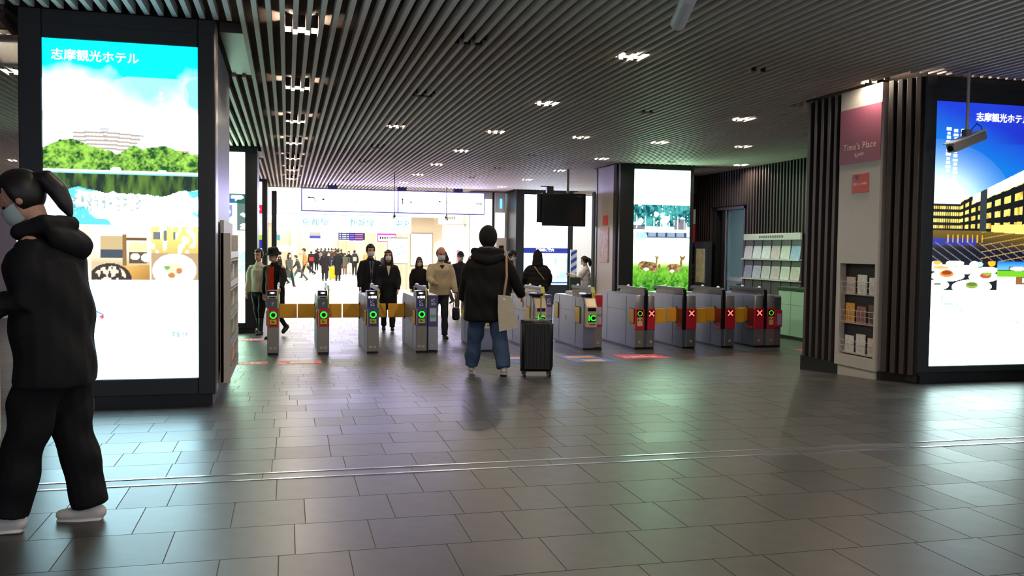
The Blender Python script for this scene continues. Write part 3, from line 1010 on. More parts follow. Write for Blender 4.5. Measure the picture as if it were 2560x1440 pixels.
for k in range(2):
    tb = MB().box(-.1, .1, -.6, .6, -.05, 0).build('tube_light', EM('office_tube', (235, 250, 255), 110), None, loc=(WX + 1.0 + .8 * k, 20.4 + 1.0 * k, 2.79))
    tag(tb, '%s white tube light on the ceiling of the office behind the glass door' % ('nearer', 'farther')[k], 'light', 'office tube lights')
cab = MB().box(0, .7, 0, .5, 0, .95, 0, .02).build('office_cabinet', M('pale_cabinet', (198, 210, 214), .4), None, loc=(WX + .6, 19.3, -.31))
tag(cab, 'pale cabinet seen through the glass office door', 'cabinet')

# leaflet wall rack
rk = thing('wall_leaflet_rack', 'white three-tier leaflet rack on the slatted wall, two rows of six leaflets', 'rack', (WX - .06, 17.0, 0))
m_acr = M('clear_plastic', (226, 230, 234), .15, spec=.7)
MB().box(-.03, 0, -1.14, 1.14, .40, 1.80).build('back_panel', M('rack_back', (84, 80, 84), .5), rk)
hd = MB().box(-.07, -.03, -1.14, 1.14, 1.66, 1.80, 0, .004).build('header', m_white, rk)
for q in range(11):
    MB().box(-.073, -.07, -.5 + .09 * q, -.44 + .09 * q, 1.705, 1.755).build('print_mark', M('grey_print', (120, 120, 124), .6), hd)
for zz in (.40, .80, 1.23):
    MB().box(-.11, -.03, -1.16, 1.16, zz, zz + .03, 0, .004).build('tier', m_acr, rk)
for q in range(7):
    MB().box(-.045, -.03, -1.14 + q * .38 - .012, -1.14 + q * .38 + .012, .43, 1.66).build('divider', M('rack_back', (84, 80, 84), .5), rk)
pc = [(206, 200, 196), (226, 230, 238), (238, 240, 244), (220, 208, 206), (226, 232, 226), (160, 196, 236), (120, 130, 140), (190, 194, 206), (222, 220, 216), (224, 206, 204), (232, 234, 230), (214, 206, 196)]
for r_ in range(2):
    for q in range(6):
        i_ = r_ * 6 + q
        yy = 17.0 + .95 - q * .38
        lf = MB().box(-.008, .008, -.172, .172, 0, .40, 0, .002)
        o = lf.build('leaflet', M('wall_leaflet_%d' % i_, pc[i_], .35, var=.16, scale=7), None, loc=(WX - .12, yy, (1.262, .832)[r_]))
        o.rotation_euler = (0, R(8), 0)
        tag(o, 'leaflet in the wall rack, %s row, %s' % (('upper', 'lower')[r_], ('leftmost', 'second from left', 'third from left', 'fourth from left', 'fifth from left', 'rightmost')[q]), 'leaflet', 'leaflets in the wall rack')
for q, (z0_, z1_, nm) in enumerate(((1.05, 1.83, 'tall'), (.40, 1.0, 'short'))):
    p_ = MB().box(-.03, 0, -.13, .13, z0_, z1_, 0, .004).build('wall_poster', M('poster_white', (214, 220, 222), .4, var=.05), None, loc=(WX - .055, 15.62, 0))
    MB().box(-.034, -.03, -.06, .06, z1_ - .2, z1_ - .05).build('emblem', M('poster_blue', (40, 90, 170), .4), p_)
    for k in range(4):
        MB().box(-.033, -.03, -.09, .09, z1_ - .3 - .06 * k, z1_ - .27 - .06 * k).build('print_line', M('poster_pink', (206, 150, 150), .5), p_)
    tag(p_, '%s white poster with a blue emblem right of the wall leaflet rack' % nm, 'poster')
# red-white vertical sign and grey kiosk
vs_ = thing('vertical_sign', 'narrow vertical red sign with a white head and blue band, beside the grey kiosk', 'sign', (9.90, 20.62, -.31))
MB().box(-.07, .07, -.04, .04, 0, .06).build('foot', m_black2, vs_)
MB().box(-.07, .07, -.03, .03, 2.40, 2.77).build('white_field', m_white, vs_)
MB().box(-.07, .07, -.03, .03, 1.93, 2.40).build('red_field', M('sign_red', (206, 48, 62), .45), vs_)
MB().box(-.07, .07, -.03, .03, 1.62, 1.93).build('blue_field', M('sign_blue', (48, 50, 120), .45), vs_)
rf_ = MB().box(-.07, .07, -.03, .03, .06, 1.62).build('red_field', M('sign_red', (206, 48, 62), .45), vs_)
for k in range(3):
    MB().box(-.045, .045, -.033, -.03, 1.30 - .13 * k, 1.39 - .13 * k).build('print_mark', m_white, rf_)
ks = thing('information_kiosk', 'grey information kiosk with a yellow poster against the slatted wall', 'kiosk', (9.93, 20.1, -.31))
MB().box(-.05, .10, -.33, .33, 0, 1.95, 0, .01).build('body', M('kiosk_grey', (66, 74, 86), .4), ks)
MB().box(-.06, -.05, -.26, .22, .95, 1.78, 0, .003).build('poster', M('yellow_poster', (240, 228, 176), .5, var=.3, scale=5), ks)

# service counter
ct = thing('service_counter', 'pale service counter with a dark rim at the right end of the gates', 'counter', (9.45, 13.9, -.275))
m_ctr = M('counter_panel', (180, 222, 194), .25, var=.03)
MB().box(0, .45, -.1, 1.85, .05, .93, 0, .01).build('body', m_ctr, ct)
MB().box(.02, .43, -.08, 1.83, 0, .05).build('plinth', m_black2, ct)
MB().box(-.02, .47, -.12, 1.87, .93, 1.0, 0, .01).build('rim', M('counter_rim', (40, 60, 44), .35), ct)
for yy_ in (.75, 1.4):
    MB().box(-.003, 0, yy_, yy_ + .006, .06, .92).build('panel_joint', M('joint_grey', (120, 126, 122), .6), ct)
MB().box(-.003, 0, -.09, 1.84, .66, .666).build('panel_joint', M('joint_grey', (120, 126, 122), .6), ct)
MB().box(-.006, 0, .40, .58, .36, .50, 0, .002).build('hatch', m_ivory, ct)
MB().box(-.006, 0, .66, .72, .38, .46, 0, .002).build('hatch', m_ivory, ct)

# far-left wall of the hall
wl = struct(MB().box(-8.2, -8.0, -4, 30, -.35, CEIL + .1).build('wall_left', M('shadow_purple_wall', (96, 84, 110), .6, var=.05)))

# ------------------------------------------------------------------ bright concourse beyond the slatted ceiling
m_bright = M('concourse_ceiling', (250, 250, 248), .7)
m_cpanel = EM('concourse_light_panel', (255, 250, 240), 4.2)
cc = MB()
cc.box(-9, 16, CE_END + .08, 35.0, 3.75, 3.9)
cc.box(-9, 16, 35.4, 112, 3.2, 3.35)
ceil2 = struct(cc.build('ceiling', m_bright))
for k, (xa, xb, ya, yb, z_) in enumerate([(-2.5, 12, 29.8, 31.2, 3.75), (-2.5, 12, 31.9, 33.3, 3.75), (-2.5, 12, 33.7, 34.8, 3.75)] + [(-1.0, 5.2, 37.5 + 5 * j, 40.5 + 5 * j, 3.2) for j in range(14)] + [(-1.0, 5.2, 106.8, 109.6, 3.2)]):
    nm = 'luminous white ceiling panel above the hanging sign, %s' % ('nearest', 'middle', 'farthest')[k] if k < 3 else 'luminous white ceiling panel of the far concourse, number %d from its entrance' % (k - 2)
    o = MB().box(xa, xb, ya, yb, z_ - .05, z_ - .002).build('ceiling_light_panel', m_cpanel)
    tag(o, nm, 'light', 'concourse ceiling light panels')
hb = struct(MB().box(-9, 16, 35.0, 35.4, 2.62, 3.9).build('trim_1', m_white))
# far end and side walls
struct(MB().box(-9, 16, 110, 110.3, -.6, 3.4).build('wall_far', m_white))
cl = MB()
cl.box(-9, 1.66, 70.0, 70.4, -.55, 3.2)
cl.box(.31, .83, 69.2, 70.0, -.55, 3.2)
cl.box(1.66, 1.9, 70.0, 110, -.6, 3.2)
cl.box(-1.9, -1.7, 30, 70, -.5, 3.2)
wcl = struct(cl.build('wall_concourse_left', m_beige))
struct(MB().box(8.7, 9.0, 36, 110, -.6, 3.2).build('wall_concourse_right', m_beige))
# columns along the right side with lit panels between them
m_col = M('warm_column', (226, 204, 176), .5, var=.03)
m_adv = EM('lit_wall_panel', (250, 252, 255), 2.6)
m_adb = EM('lit_map_panel', (206, 238, 246), 1.5)
for k in range(14):
    Y = 36.2 + 4.3 * k
    c_ = MB().box(-.48, .48, -.35, .35, -.02, 3.75, 0, .02).build('concourse_column', m_col, None, loc=(5.3 + .35 * min(k, 1), Y, zf(Y)))
    tag(c_, 'warm beige column lining the right side of the far concourse, %s' % (('nearest', 'second', 'third', 'fourth', 'fifth', 'sixth', 'seventh', 'eighth', 'ninth', 'tenth', 'eleventh', 'twelfth', 'thirteenth', 'farthest')[k]), 'column', 'columns along the far concourse')
    pn = MB().box(-.06, .06, -1.35, 1.35, 0, 1.9).build('wall_light_box', m_adv if k != 1 else m_adb, None, loc=(8.62, Y + 2.1, zf(Y) + .35))
    tag(pn, 'lit white wall panel after the %s column of the far concourse' % (('nearest', 'second', 'third', 'fourth', 'fifth', 'sixth', 'seventh', 'eighth', 'ninth', 'tenth', 'eleventh', 'twelfth', 'thirteenth', 'farthest')[k]), 'panel', 'lit panels along the far concourse')
wp_ = MB().box(-.42, .42, -.03, .03, 0, 1.25, 0, .006).build('lit_poster', m_adv, None, loc=(5.28, 35.80, .72))
MB().box(-.46, .46, .0, .04, -.04, 1.29).build('frame', M('poster_frame_grey', (150, 140, 130), .5), wp_)
tag(wp_, 'white lit poster with a grey frame on the nearest concourse column', 'poster')
mp_ = MB().box(-.5, .5, -.03, .03, 0, 1.05, 0, .006).build('lit_map', m_adb, None, loc=(4.66, 38.0, .75))
MB().box(-.52, .52, .0, .04, -.03, 1.1).build('frame', M('poster_frame_grey', (150, 140, 130), .5), mp_)
MB().box(-.5, -.46, -.01, .03, -1.25, 1.1).build('stand_leg', m_steel, mp_)
MB().box(.46, .5, -.01, .03, -1.25, 1.1).build('stand_leg', m_steel, mp_)
for q in range(9):
    MB().box(-.4 + .09 * q, -.36 + .09 * q, -.034, -.03, .25 + .06 * ((q * 5) % 9), .31 + .06 * ((q * 5) % 9)).build('map_mark', M('map_green', (150, 206, 196), .5), mp_)
tag(mp_, 'pale blue lit area map on legs left of the nearest concourse column', 'map')

# hanging guide sign under the edge of the slatted ceiling
hs = thing('hanging_guide_sign', 'long blown-out white guide sign hanging under the edge of the slatted ceiling', 'sign', (0, 28.1, 0))
HZ0, HZ1 = 2.52, 3.17
MB().box(.42, 6.16, -.10, .10, HZ0 - .03, HZ1 + .03, 0, .01).build('casing', M('sign_casing_blue', (62, 66, 150), .4), hs)
m_signf = EM('sign_white_face', (200, 192, 255), 12.0)
MB().box(.45, 3.36, -.112, -.10, HZ0, HZ1).build('face', m_signf, hs)
MB().box(3.40, 6.13, -.112, -.10, HZ0, HZ1).build('face', m_signf, hs)
m_ink = M('sign_ink', (40, 44, 90), .5)
m_navy = M('bracket_navy', (30, 30, 80), .5)
for bx in (1.36, 3.50, 5.30):
    MB().box(bx - .14, bx + .14, -.12, .12, HZ1 + .03, CEIL + .12).build('bracket', m_navy, hs)
def arrow(parent, x, z, d, s, y):
    b = MB()
    if d == 'up':
        b.prism([(x - .015, z - s), (x + .015, z - s), (x + .015, z + s * .4), (x + s * .5, z + s * .2), (x, z + s), (x - s * .5, z + s * .2), (x - .015, z + s * .4)], 'y', y - .004, y)
    elif d == 'right':
        b.prism([(x - s, z - .015), (x + s * .4, z - .015), (x + s * .2, z - s * .5), (x + s, z), (x + s * .2, z + s * .5), (x + s * .4, z + .015), (x - s, z + .015)], 'y', y - .004, y)
    else:
        b.prism([(x - s, z + .05), (x - s * .4, z + .09), (x - s * .4, z + .065), (x + s * .6, z + .065), (x + s, z - .02), (x + s, z - .1), (x + s * .85, z - .1), (x + s * .85, z - .03), (x + s * .5, z + .035), (x - s * .4, z + .035), (x - s * .4, z + .01)], 'y', y - .004, y)
    return b.build('arrow', m_ink, parent)
arrow(hs, .72, 2.86, 'turn', .13, -.112)
arrow(hs, 3.52, 2.87, 'up', .10, -.112)
arrow(hs, 5.98, 2.84, 'right', .11, -.112)
m_faint = EM('sign_faint_print', (214, 220, 240), 1.0)
for (x_, z_, wd, hh) in ((1.08, 2.86, .07, .05), (2.05, 2.86, .16, .018), (2.45, 2.83, .07, .016), (3.78, 2.84, .05, .05), (4.7, 2.88, .05, .05), (4.72, 2.65, .16, .014), (5.05, 2.63, .07, .014), (2.6, 2.54, 2.2, .010)):
    MB().box(x_ - wd / 2, x_ + wd / 2, -.115, -.112, z_ - hh / 2, z_ + hh / 2).build('print_mark', m_ink, hs)

# station name light box
kb = thing('station_name_sign', 'wide white light box reading the station and the bullet-train gate', 'sign', (0, 35.0, 0))
MB().box(-.45, 4.72, -.22, 0, 1.96, 2.64, 0, .01).build('casing', m_white, kb)
MB().box(-.42, 4.68, -.232, -.22, 1.99, 2.61).build('face', EM('name_box_face', (236, 246, 255), 4.2), kb)
MB().box(-.45, 4.72, -.24, 0, 2.64, 2.68).build('top_edge', M('pale_blue_edge', (150, 176, 196), .4), kb)
m_teal = M('teal_print', (40, 130, 150), .5)
text('lettering', '京都駅', m_teal, kb, (1.05, -.236, 2.33), width=1.02, space=1.25, bold=.01)
text('lettering', '新幹線', m_teal, kb, (2.80, -.236, 2.33), width=.92, space=1.05, bold=.01)
text('lettering', 'のりば（', m_teal, kb, (3.72, -.236, 2.33), width=.78, space=.9, bold=.006)
text('lettering', '中央', m_teal, kb, (4.37, -.236, 2.33), width=.56, space=1.05, bold=.01)

# boards beyond the light box
def board(nm, lab, a, b_, Y, mat, cat='sign'):
    p0, p1 = at(a[0], a[1], Y), at(b_[0], b_[1], Y)
    o = MB().box(p0.x, p1.x, -.06, .06, p1.z, p0.z, 0, .01).build(nm, mat, None, loc=(0, Y, 0))
    tag(o, lab, cat)
    z_ = p0.z
    g = MB()
    for x_ in (p0.x + .12, p1.x - .12):
        g.cyl((x_, 0, z_ - .02), (x_, 0, 3.2), .015, n=8)
    g.build('hanger', m_steel, o)
    return o, p0, p1
m_dep = M('departure_screen', (26, 26, 70), .3)
o, p0, p1 = board('departure_board', 'dark departure board with blue and red rows below the light box', (846, 577), (912, 600), 40, m_dep)
for r_ in range(5):
    zz = p0.z - .07 - .085 * r_
    for (u0, u1, c_) in ((.03, .10, 'w'), (.14, .30, 'w'), (.33, .39, 'w'), (.42, .60, 'v'), (.63, .92, ('r' if r_ % 2 else 'v'))):
        mm = {'w': EM('led_white', (170, 190, 250), 1.2), 'v': EM('led_violet', (90, 70, 220), 1.0), 'r': EM('led_red', (230, 90, 110), 1.1)}[c_]
        MB().box(p0.x + (p1.x - p0.x) * u0, p0.x + (p1.x - p0.x) * u1, -.066, -.06, zz - .022, zz + .022).build('led_row', mm, o)
o, p0, p1 = board('guide_board', 'small grey and blue guide board left of the departure board', (774, 576), (801, 596), 40, M('board_grey', (150, 150, 156), .5))
MB().box(p0.x, p1.x, -.07, -.06, p1.z, p1.z + (p0.z - p1.z) * .32).build('blue_band', M('board_blue', (50, 60, 160), .4), o)
o, p0, p1 = board('white_guide_board', 'bright white guide board between the grey and the departure board', (803, 577), (845, 601), 40.5, EM('board_white', (255, 255, 255), 2.4))
MB().box(p0.x + .25, p1.x - .25, -.07, -.06, p1.z + .2, p1.z + .215).build('print_line', m_ink, o)
o, p0, p1 = board('ticket_office_sign', 'white sign with a magenta rim and dark lettering, right of the departure board', (943, 579), (990, 605), 39, M('magenta_rim', (196, 70, 190), .4))
fc = MB().box(p0.x + .04, p1.x - .04, -.072, -.06, p1.z + .04, p0.z - .16).build('face', EM('ticket_face', (250, 250, 255), 1.6), o)
for q in range(7):
    if q != 4:
        MB().box(p0.x + .1 + .1 * q, p0.x + .17 + .1 * q, -.076, -.072, (p0.z + p1.z) / 2 - .1, (p0.z + p1.z) / 2 - .0).build('print_mark', m_ink, fc)
o, p0, p1 = board('clock_screen', 'small teal screen on the far left concourse wall', (685, 587), (700, 601), 69, EM('teal_screen', (30, 110, 130), 1.0))
o, p0, p1 = board('lit_menu_board', 'white lit board below the teal screen at the left concourse wall', (684, 614), (727, 628), 68.8, EM('board_white', (255, 255, 255), 2.4))
p0, p1 = at(729, 619, 69.1), at(741, 637, 69.1)
tag(MB().box(p0.x, p1.x, 69.1, 69.19, p1.z, p0.z).build('notice', M('notice_pinkwhite', (226, 214, 214), .5, var=.1)), 'pinkish white notice on the grey pier of the left concourse wall', 'notice')
p0, p1 = at(746, 594, 69.9), at(766, 634, 69.9)
tag(MB().box(p0.x, p1.x, 69.9, 69.99, p1.z, p0.z).build('wall_poster', M('peach_poster', (230, 206, 182), .5, var=.15, scale=3)), 'tall pale peach poster right of the grey pier on the concourse wall', 'poster')

# shop corner and white pier right of the sign
sh = MB()
sh.prism([(5.75, 33.6), (6.35, 32.4), (9.5, 32.0), (9.5, 33.8)], 'z', -.42, 3.75)
shop = struct(sh.build('wall_shop', m_white))
MB().prism([(5.60, 33.65), (6.28, 32.25), (9.5, 31.8), (9.5, 32.0), (6.38, 32.42), (5.75, 33.75)], 'z', 2.32, 2.95).build('fascia', m_beige, shop)
for q in range(6):
    MB().box(-.04, .04, -.005, .005, -.05, .05).build('print_mark', M('grey_print', (120, 120, 124), .6), shop, loc=(5.80 + .05 * q, 33.23 - .103 * q, 2.55), rot=(0, 0, R(-64)))
for (x_, yq, wd, h0, h1) in ((6.95, 32.29, .5, -.3, 2.0),):
    MB().box(x_, x_ + wd + .3, yq - .03, yq + .03, h0, h1).build('door_frame', M('grey_frame', (120, 126, 128), .4), shop)
    MB().box(x_ + .05, x_ + wd + .25, yq - .04, yq - .03, h0, h1 - .06).build('pane', M('pale_shop_glass', (196, 208, 210), .15), shop)
bn = MB().box(-.07, .07, -.01, .01, 0, 1.0).build('red_banner', M('pink_banner', (220, 120, 130), .5), None, loc=(6.18, 32.62, .35), rot=(0, 0, R(-62)))
tag(bn, 'narrow pink-red banner on the white shop corner', 'banner')
wpier = thing('white_pier', 'broad white pier with glow added to its faces, right of the hanging sign', 'pillar', (6.6, 28.75, -.38))
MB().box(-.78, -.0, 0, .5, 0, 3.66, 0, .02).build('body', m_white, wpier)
MB().box(-.76, -.02, -.012, 0, .1, 3.42, 0, .004).build('glow_face', EM('pier_glow', (250, 251, 255), 1.5), wpier)  # emission added to the face so the pier reads bright white
MB().box(.08, .40, -.062, -.05, 1.95, 2.98, 0, .004).build('glow_face', EM('pier_glow', (250, 251, 255), 1.5), wpier)
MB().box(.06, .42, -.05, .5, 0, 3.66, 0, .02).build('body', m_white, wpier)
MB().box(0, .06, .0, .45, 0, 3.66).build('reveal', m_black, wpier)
MB().tube([(.27, -.058, 3.15), (.27, -.058, 3.42)], .035, 10).build('blue_lamp', EM('blue_oval', (90, 190, 255), 2.0), wpier, True)
cp = MB().box(-.17, .17, 0, .1, 0, 1.6, 0, .01)
cp = cp.build('wall_cabinet', m_cream, None, loc=(6.87, 28.58, -.38 + .55))
MB().box(-.08, .08, -.01, 0, .7, 1.35).build('dark_window', m_black2, cp)
tag(cp, 'cream wall cabinet with a dark window on the narrow white pier', 'cabinet')
# right of the route board: pale wall, striped post, dark post
struct(MB().box(9.55, 15, 33.0, 33.3, -.42, 3.75).build('wall_side', m_white))
sp = thing('striped_post', 'blue and white diagonally striped post beside the route board', 'post', (8.99, 27.40, -.37))
MB().box(-.10, .10, -.04, .04, 0, 1.78).build('shaft', m_white, sp)
m_sb = M('stripe_blue', (48, 76, 176), .45)
for k in range(7):
    z_ = .06 + .25 * k
    MB().prism([(-.10, z_), (.10, z_ + .13), (.10, min(1.78, z_ + .25)), (-.10, z_ + .12)], 'y', -.045, -.04).build('stripe', m_sb, sp)
dp = thing('dark_post', 'tall dark double post right of the route board', 'post', (9.72, 27.2, -.37))
MB().box(-.16, -.04, -.1, .1, 0, CEIL + .34, 0, .01).build('shaft', m_black, dp)
MB().box(.04, .12, -.1, .1, 0, CEIL + .34, 0, .01).build('shaft', m_black, dp)
# ------------------------------------------------------------------ ticket gates
GY = 13.95
GL = 1.72
m_orange = M('orange_flap', (255, 186, 52), .5, var=.06, scale=5)
m_yellow = M('yellow_flap', (214, 184, 52), .45, var=.05)
m_hinge = M('hinge_black', (34, 30, 26), .5)
m_gred = M('gate_red', (208, 40, 60), .4, var=.05)
m_gblue = M('gate_blue', (78, 86, 150), .4, var=.04)
m_gblue_d = M('gate_blue_dark', (40, 44, 104), .4)
m_gpurple = M('gate_purple', (84, 80, 134), .4, var=.04)
m_ggrey = M('gate_grey', (92, 98, 110), .45)
m_gside = M('gate_side_panel', (132, 140, 160), .34, metal=.75, var=.05, scale=3)
m_led = EM('led_green', (30, 255, 30), 2.2)
m_led_r = EM('led_red_cross', (255, 96, 80), 1.8)
m_win = M('gate_black_window', (14, 16, 18), .15)
m_sticker = M('yellow_sticker', (226, 206, 40), .5)
m_pale = M('pale_label', (190, 206, 214), .5, var=.08, scale=30)
m_teal_l = M('teal_label', (110, 176, 180), .5)
m_lilac = M('lilac_label', (176, 160, 206), .5, var=.1, scale=25)
m_reader = EM('reader_glow', (226, 220, 255), 1.6)
m_navyrail = M('navy_rail', (52, 62, 96), .35)
m_whitedome = M('sensor_dome', (232, 232, 238), .35, emit=.15)
m_mark = M('pale_mark', (186, 186, 180), .5)
m_ystrip = M('yellow_strip', (196, 200, 90), .45)
m_champ = M('champagne_reader', (216, 196, 164), .35, metal=.3)


def ring_led(parent, x, z, y, r0, r1, m, n=8):
    vs, fs = [], []
    for yy in (y, y - .004):
        for rr in (r0, r1):
            for i in range(n):
                a = 2 * math.pi * (i + .5) / n
                vs.append((x + rr * math.cos(a), yy, z + rr * math.sin(a)))
    for i in range(n):
        j = (i + 1) % n
        fs += [(2 * n + i, 2 * n + j, 3 * n + j, 3 * n + i), (i, n + i, n + j, j), (i, j, 2 * n + j, 2 * n + i), (n + i, 3 * n + i, 3 * n + j, n + j)]
    return MB().add(vs, fs).build('status_ring', m, parent)


def gate_body(t, w, m_front, L=GL, hb=.86):
    MB().box(.004, w - .004, .01, L, 0, .035).build('plinth', m_black2, t)
    p = [(0, .035), (0, hb), (.02, hb + .02), (L - .12, hb + .02), (L - .03, hb - .02), (L, hb - .1), (L, .035)]
    MB().prism(p, 'x', 0, w).build('body', m_gside, t)
    MB().box(.002, w - .002, -.006, .0, .036, .43, 0, .002).build('kick_panel', m_front, t)
    for yy in (.36, L - .36):
        MB().box(-.0025, .0, yy, yy + .005, .05, hb - .02).build('seam', M('seam_dark', (70, 74, 84), .5), t)
    MB().box(-.0025, .0, .36, L - .36, .62, .625).build('seam', M('seam_dark', (70, 74, 84), .5), t)
    MB().box(-.004, 0, .62, .645, .46, .50).build('key_lock', m_black2, t)
    MB().box(-.004, 0, .80, .815, .47, .50).build('key_lock', m_black2, t)


def flap(t, x, y, z0, z1, d, m=None):
    """closed door leaf: d is its signed length along x"""
    f = MB().box(x, x + d, y - .012, y + .012, z0, z1, 0, .006).build('flap', m or m_orange, t)
    MB().box(x - .012, x + .012, y - .02, y + .02, z0 - .02, z0 + .02).build('hinge', m_hinge, f)
    MB().box(x - .012, x + .012, y - .02, y + .02, z1 - .02, z1 + .02).build('hinge', m_hinge, f)


def stowed(t, x, y, z0, z1, m=None, s=-1, wd=.22):
    """door leaf folded flat on the gate's flank"""
    MB().box(x, x + s * .004, y - .012, y + wd + .012, z0 - .012, z1 + .012).build('flap_seal', m_hinge, t)
    MB().box(x + s * .004, x + s * .016, y, y + wd, z0, z1, 0, .004).build('stowed_flap', m or m_orange, t)


def domes(t, x, ys, z, r=.022):
    for yy in ys:
        MB().sph((x, yy, z), r, r * 1.2, r, 12, 8).build('sensor_dome', m_whitedome, t, True)


def slim_gate(x0, x1, kind, label, flaps, extra=0.0):
    w = x1 - x0
    t = thing('ticket_gate', label, 'ticket gate', (x0, GY, -.272), 0, 'ticket gates in the row')
    gate_body(t, w, m_steel_d)
    pm = m_gred if kind == 'R' else m_gblue
    MB().box(.004, w - .004, -.009, 0, .43, .715, 0, .002).build('status_panel', pm, t)
    MB().box(.006, .018, -.0105, -.009, .44, .71).build('panel_edge', m_ivory, t)
    cx = w * .52
    MB().cyl((cx, -.0095, .615), (cx, -.012, .615), .064, .064, 8).build('status_backing', m_win, t)
    ring_led(t, cx, .615, -.012, .036, .056, m_led)
    st = MB().box(cx - .05, cx + .05, -.0105, -.009, .475, .545).build('yellow_sticker', m_sticker, t)
    for q in range(3):
        MB().box(cx - .025 + .016 * q, cx - .013 + .016 * q, -.0115, -.0105, .495, .53 - .008 * q).build('print_mark', m_black2, st)
    for q in range(4):
        MB().box(cx - .048 + .026 * q, cx - .03 + .026 * q, -.0105, -.009, .447, .462).build('print_mark', m_black2, t)
    if kind == 'R':
        fp = MB().box(.004, w - .004, -.008, 0, .715, .855, 0, .002).build('front_panel', m_ggrey, t)
        MB().box(w * .40, w * .58, -.0095, -.008, .78, .81).build('print_mark', m_mark, fp)
        MB().box(w * .40, w * .48, -.0095, -.008, .755, .785).build('print_mark', m_mark, fp)
        MB().box(.0, w * .86, -.016, .02, .858, .908, 0, .006).build('card_slot', m_ivory, t)
        MB().box(w * .16, w * .72, -.018, -.015, .872, .892).build('slot_mouth', m_win, t)
    else:
        fp = MB().box(.004, w - .004, -.008, 0, .715, .865, 0, .002).build('front_panel', m_gblue, t)
        ic = MB().box(.02, w * .8, -.0095, -.008, .735, .85, 0, .001).build('badge', m_gblue_d, fp)
        text('lettering', 'IC', m_white, ic, (w * .44, -.0105, .81), size=.072, bold=.012)
        text('lettering', '専用', m_white, ic, (w * .46, -.0105, .757), size=.036, bold=.02)
        lb = MB().box(.004, w * .9, -.012, .01, .868, .905, 0, .002).build('lit_strip', m_black2, t)
        text('lettering', 'IC専用', EM('strip_letters', (255, 250, 240), 2.5), lb, (w * .46, -.0135, .886), width=w * .66, bold=.02)
    # sloped reader head
    MB().prism([(.0, .88), (-.006, .905), (.05, .985), (.30, .985), (.36, .88)], 'x', .004, w * .84).build('reader_head', m_black2, t)
    n = Vector((0, -.08, .056)).normalized()
    c = Vector((w * .44, .022, .948)) + n * .004
    d = Vector((0, .056, .08)).normalized()
    vs = [tuple(c + Vector((.048 * math.cos(a), 0, 0)) + d * (.021 * math.sin(a))) for a in [2 * math.pi * i / 16 for i in range(16)]]
    MB().add(vs, [tuple(range(16))]).build('reader_ring', m_lilac, t)
    vs = [tuple(c + n * .001 + Vector((.030 * math.cos(a), 0, 0)) + d * (.014 * math.sin(a))) for a in [2 * math.pi * i / 16 for i in range(16)]]
    MB().add(vs, [tuple(range(16))]).build('reader_light', m_reader, t)
    # yellow edge strip, guard fin
    MB().box(w * .86, w, -.010, .02, .72, .985, 0, .002).build('edge_strip', m_ystrip, t)
    MB().box(w * .86, w + .004, -.012, .03, .985, 1.02, 0, .004).build('strip_cap', m_white, t)
    MB().prism([(.02, .985), (.02, 1.02), (.12, 1.045), (1.25, 1.045), (1.32, 1.02), (1.34, .88), (1.28, .88), (1.26, .99), (.14, .985)], 'x', w * .88, w).build('guard_rail', m_steel if kind == 'R' else m_navyrail, t)
    domes(t, w * .94, (.16, .30, 1.0, 1.16), 1.05, .018)
    for q in range(2):
        MB().box(w * (.2 + .36 * q), w * (.2 + .36 * q) + .04, -.0075, -.006, .09, .125).build('mark_plate', m_mark, t)
    if extra:
        e0 = w + .004
        MB().box(e0 + .006, e0 + extra, .02, GL - .02, 0, .035).build('plinth', m_black2, t)
        MB().box(e0, e0 + .012, .0, GL - .1, .035, .99).build('joint_strip', m_black2, t)
        MB().box(e0 + .012, e0 + extra, .012, GL - .06, .035, .92, 0, .01).build('side_unit', m_steel, t)
        sp_ = MB().box(e0 + .014, e0 + extra - .002, .0, .014, .42, .915, 0, .003).build('side_panel', m_gpurple, t)
        text('lettering', 'IC', m_white, sp_, (e0 + extra * .52, -.002, .83), size=.072, bold=.012)
        text('lettering', '専用', m_white, sp_, (e0 + extra * .54, -.002, .775), size=.036, bold=.02)
        MB().box(e0 + .04, e0 + extra - .03, -.004, 0, .50, .71).build('label_plate', m_pale, sp_)
        MB().box(e0 + .05, e0 + extra - .04, -.006, -.004, .56, .61).build('label_band', m_teal_l, sp_)
        MB().box(e0 + extra * .4, e0 + extra * .6, .006, .012, .10, .135).build('mark_plate', m_mark, t)
    for (side, d) in flaps:
        flap(t, 0 if side == 'L' else w + extra, 1.42, .46, .70, d)
    stowed(t, 0, .05, .45, .67)
    return t


slim_gate(-.29, -.12, 'R', 'leftmost slim ticket gate with a red panel and green ring', [('R', .285)])
slim_gate(.46, .635, 'R', 'second slim ticket gate from the left, red panel and green ring', [('L', -.285), ('R', .27)])
slim_gate(1.21, 1.395, 'IC', 'third slim gate from the left, blue panel lettered IC', [('L', -.285), ('R', .26)])
slim_gate(1.98, 2.155, 'IC', 'wider blue gate with two IC columns beside the beige jacket', [('L', -.285)], extra=.175)


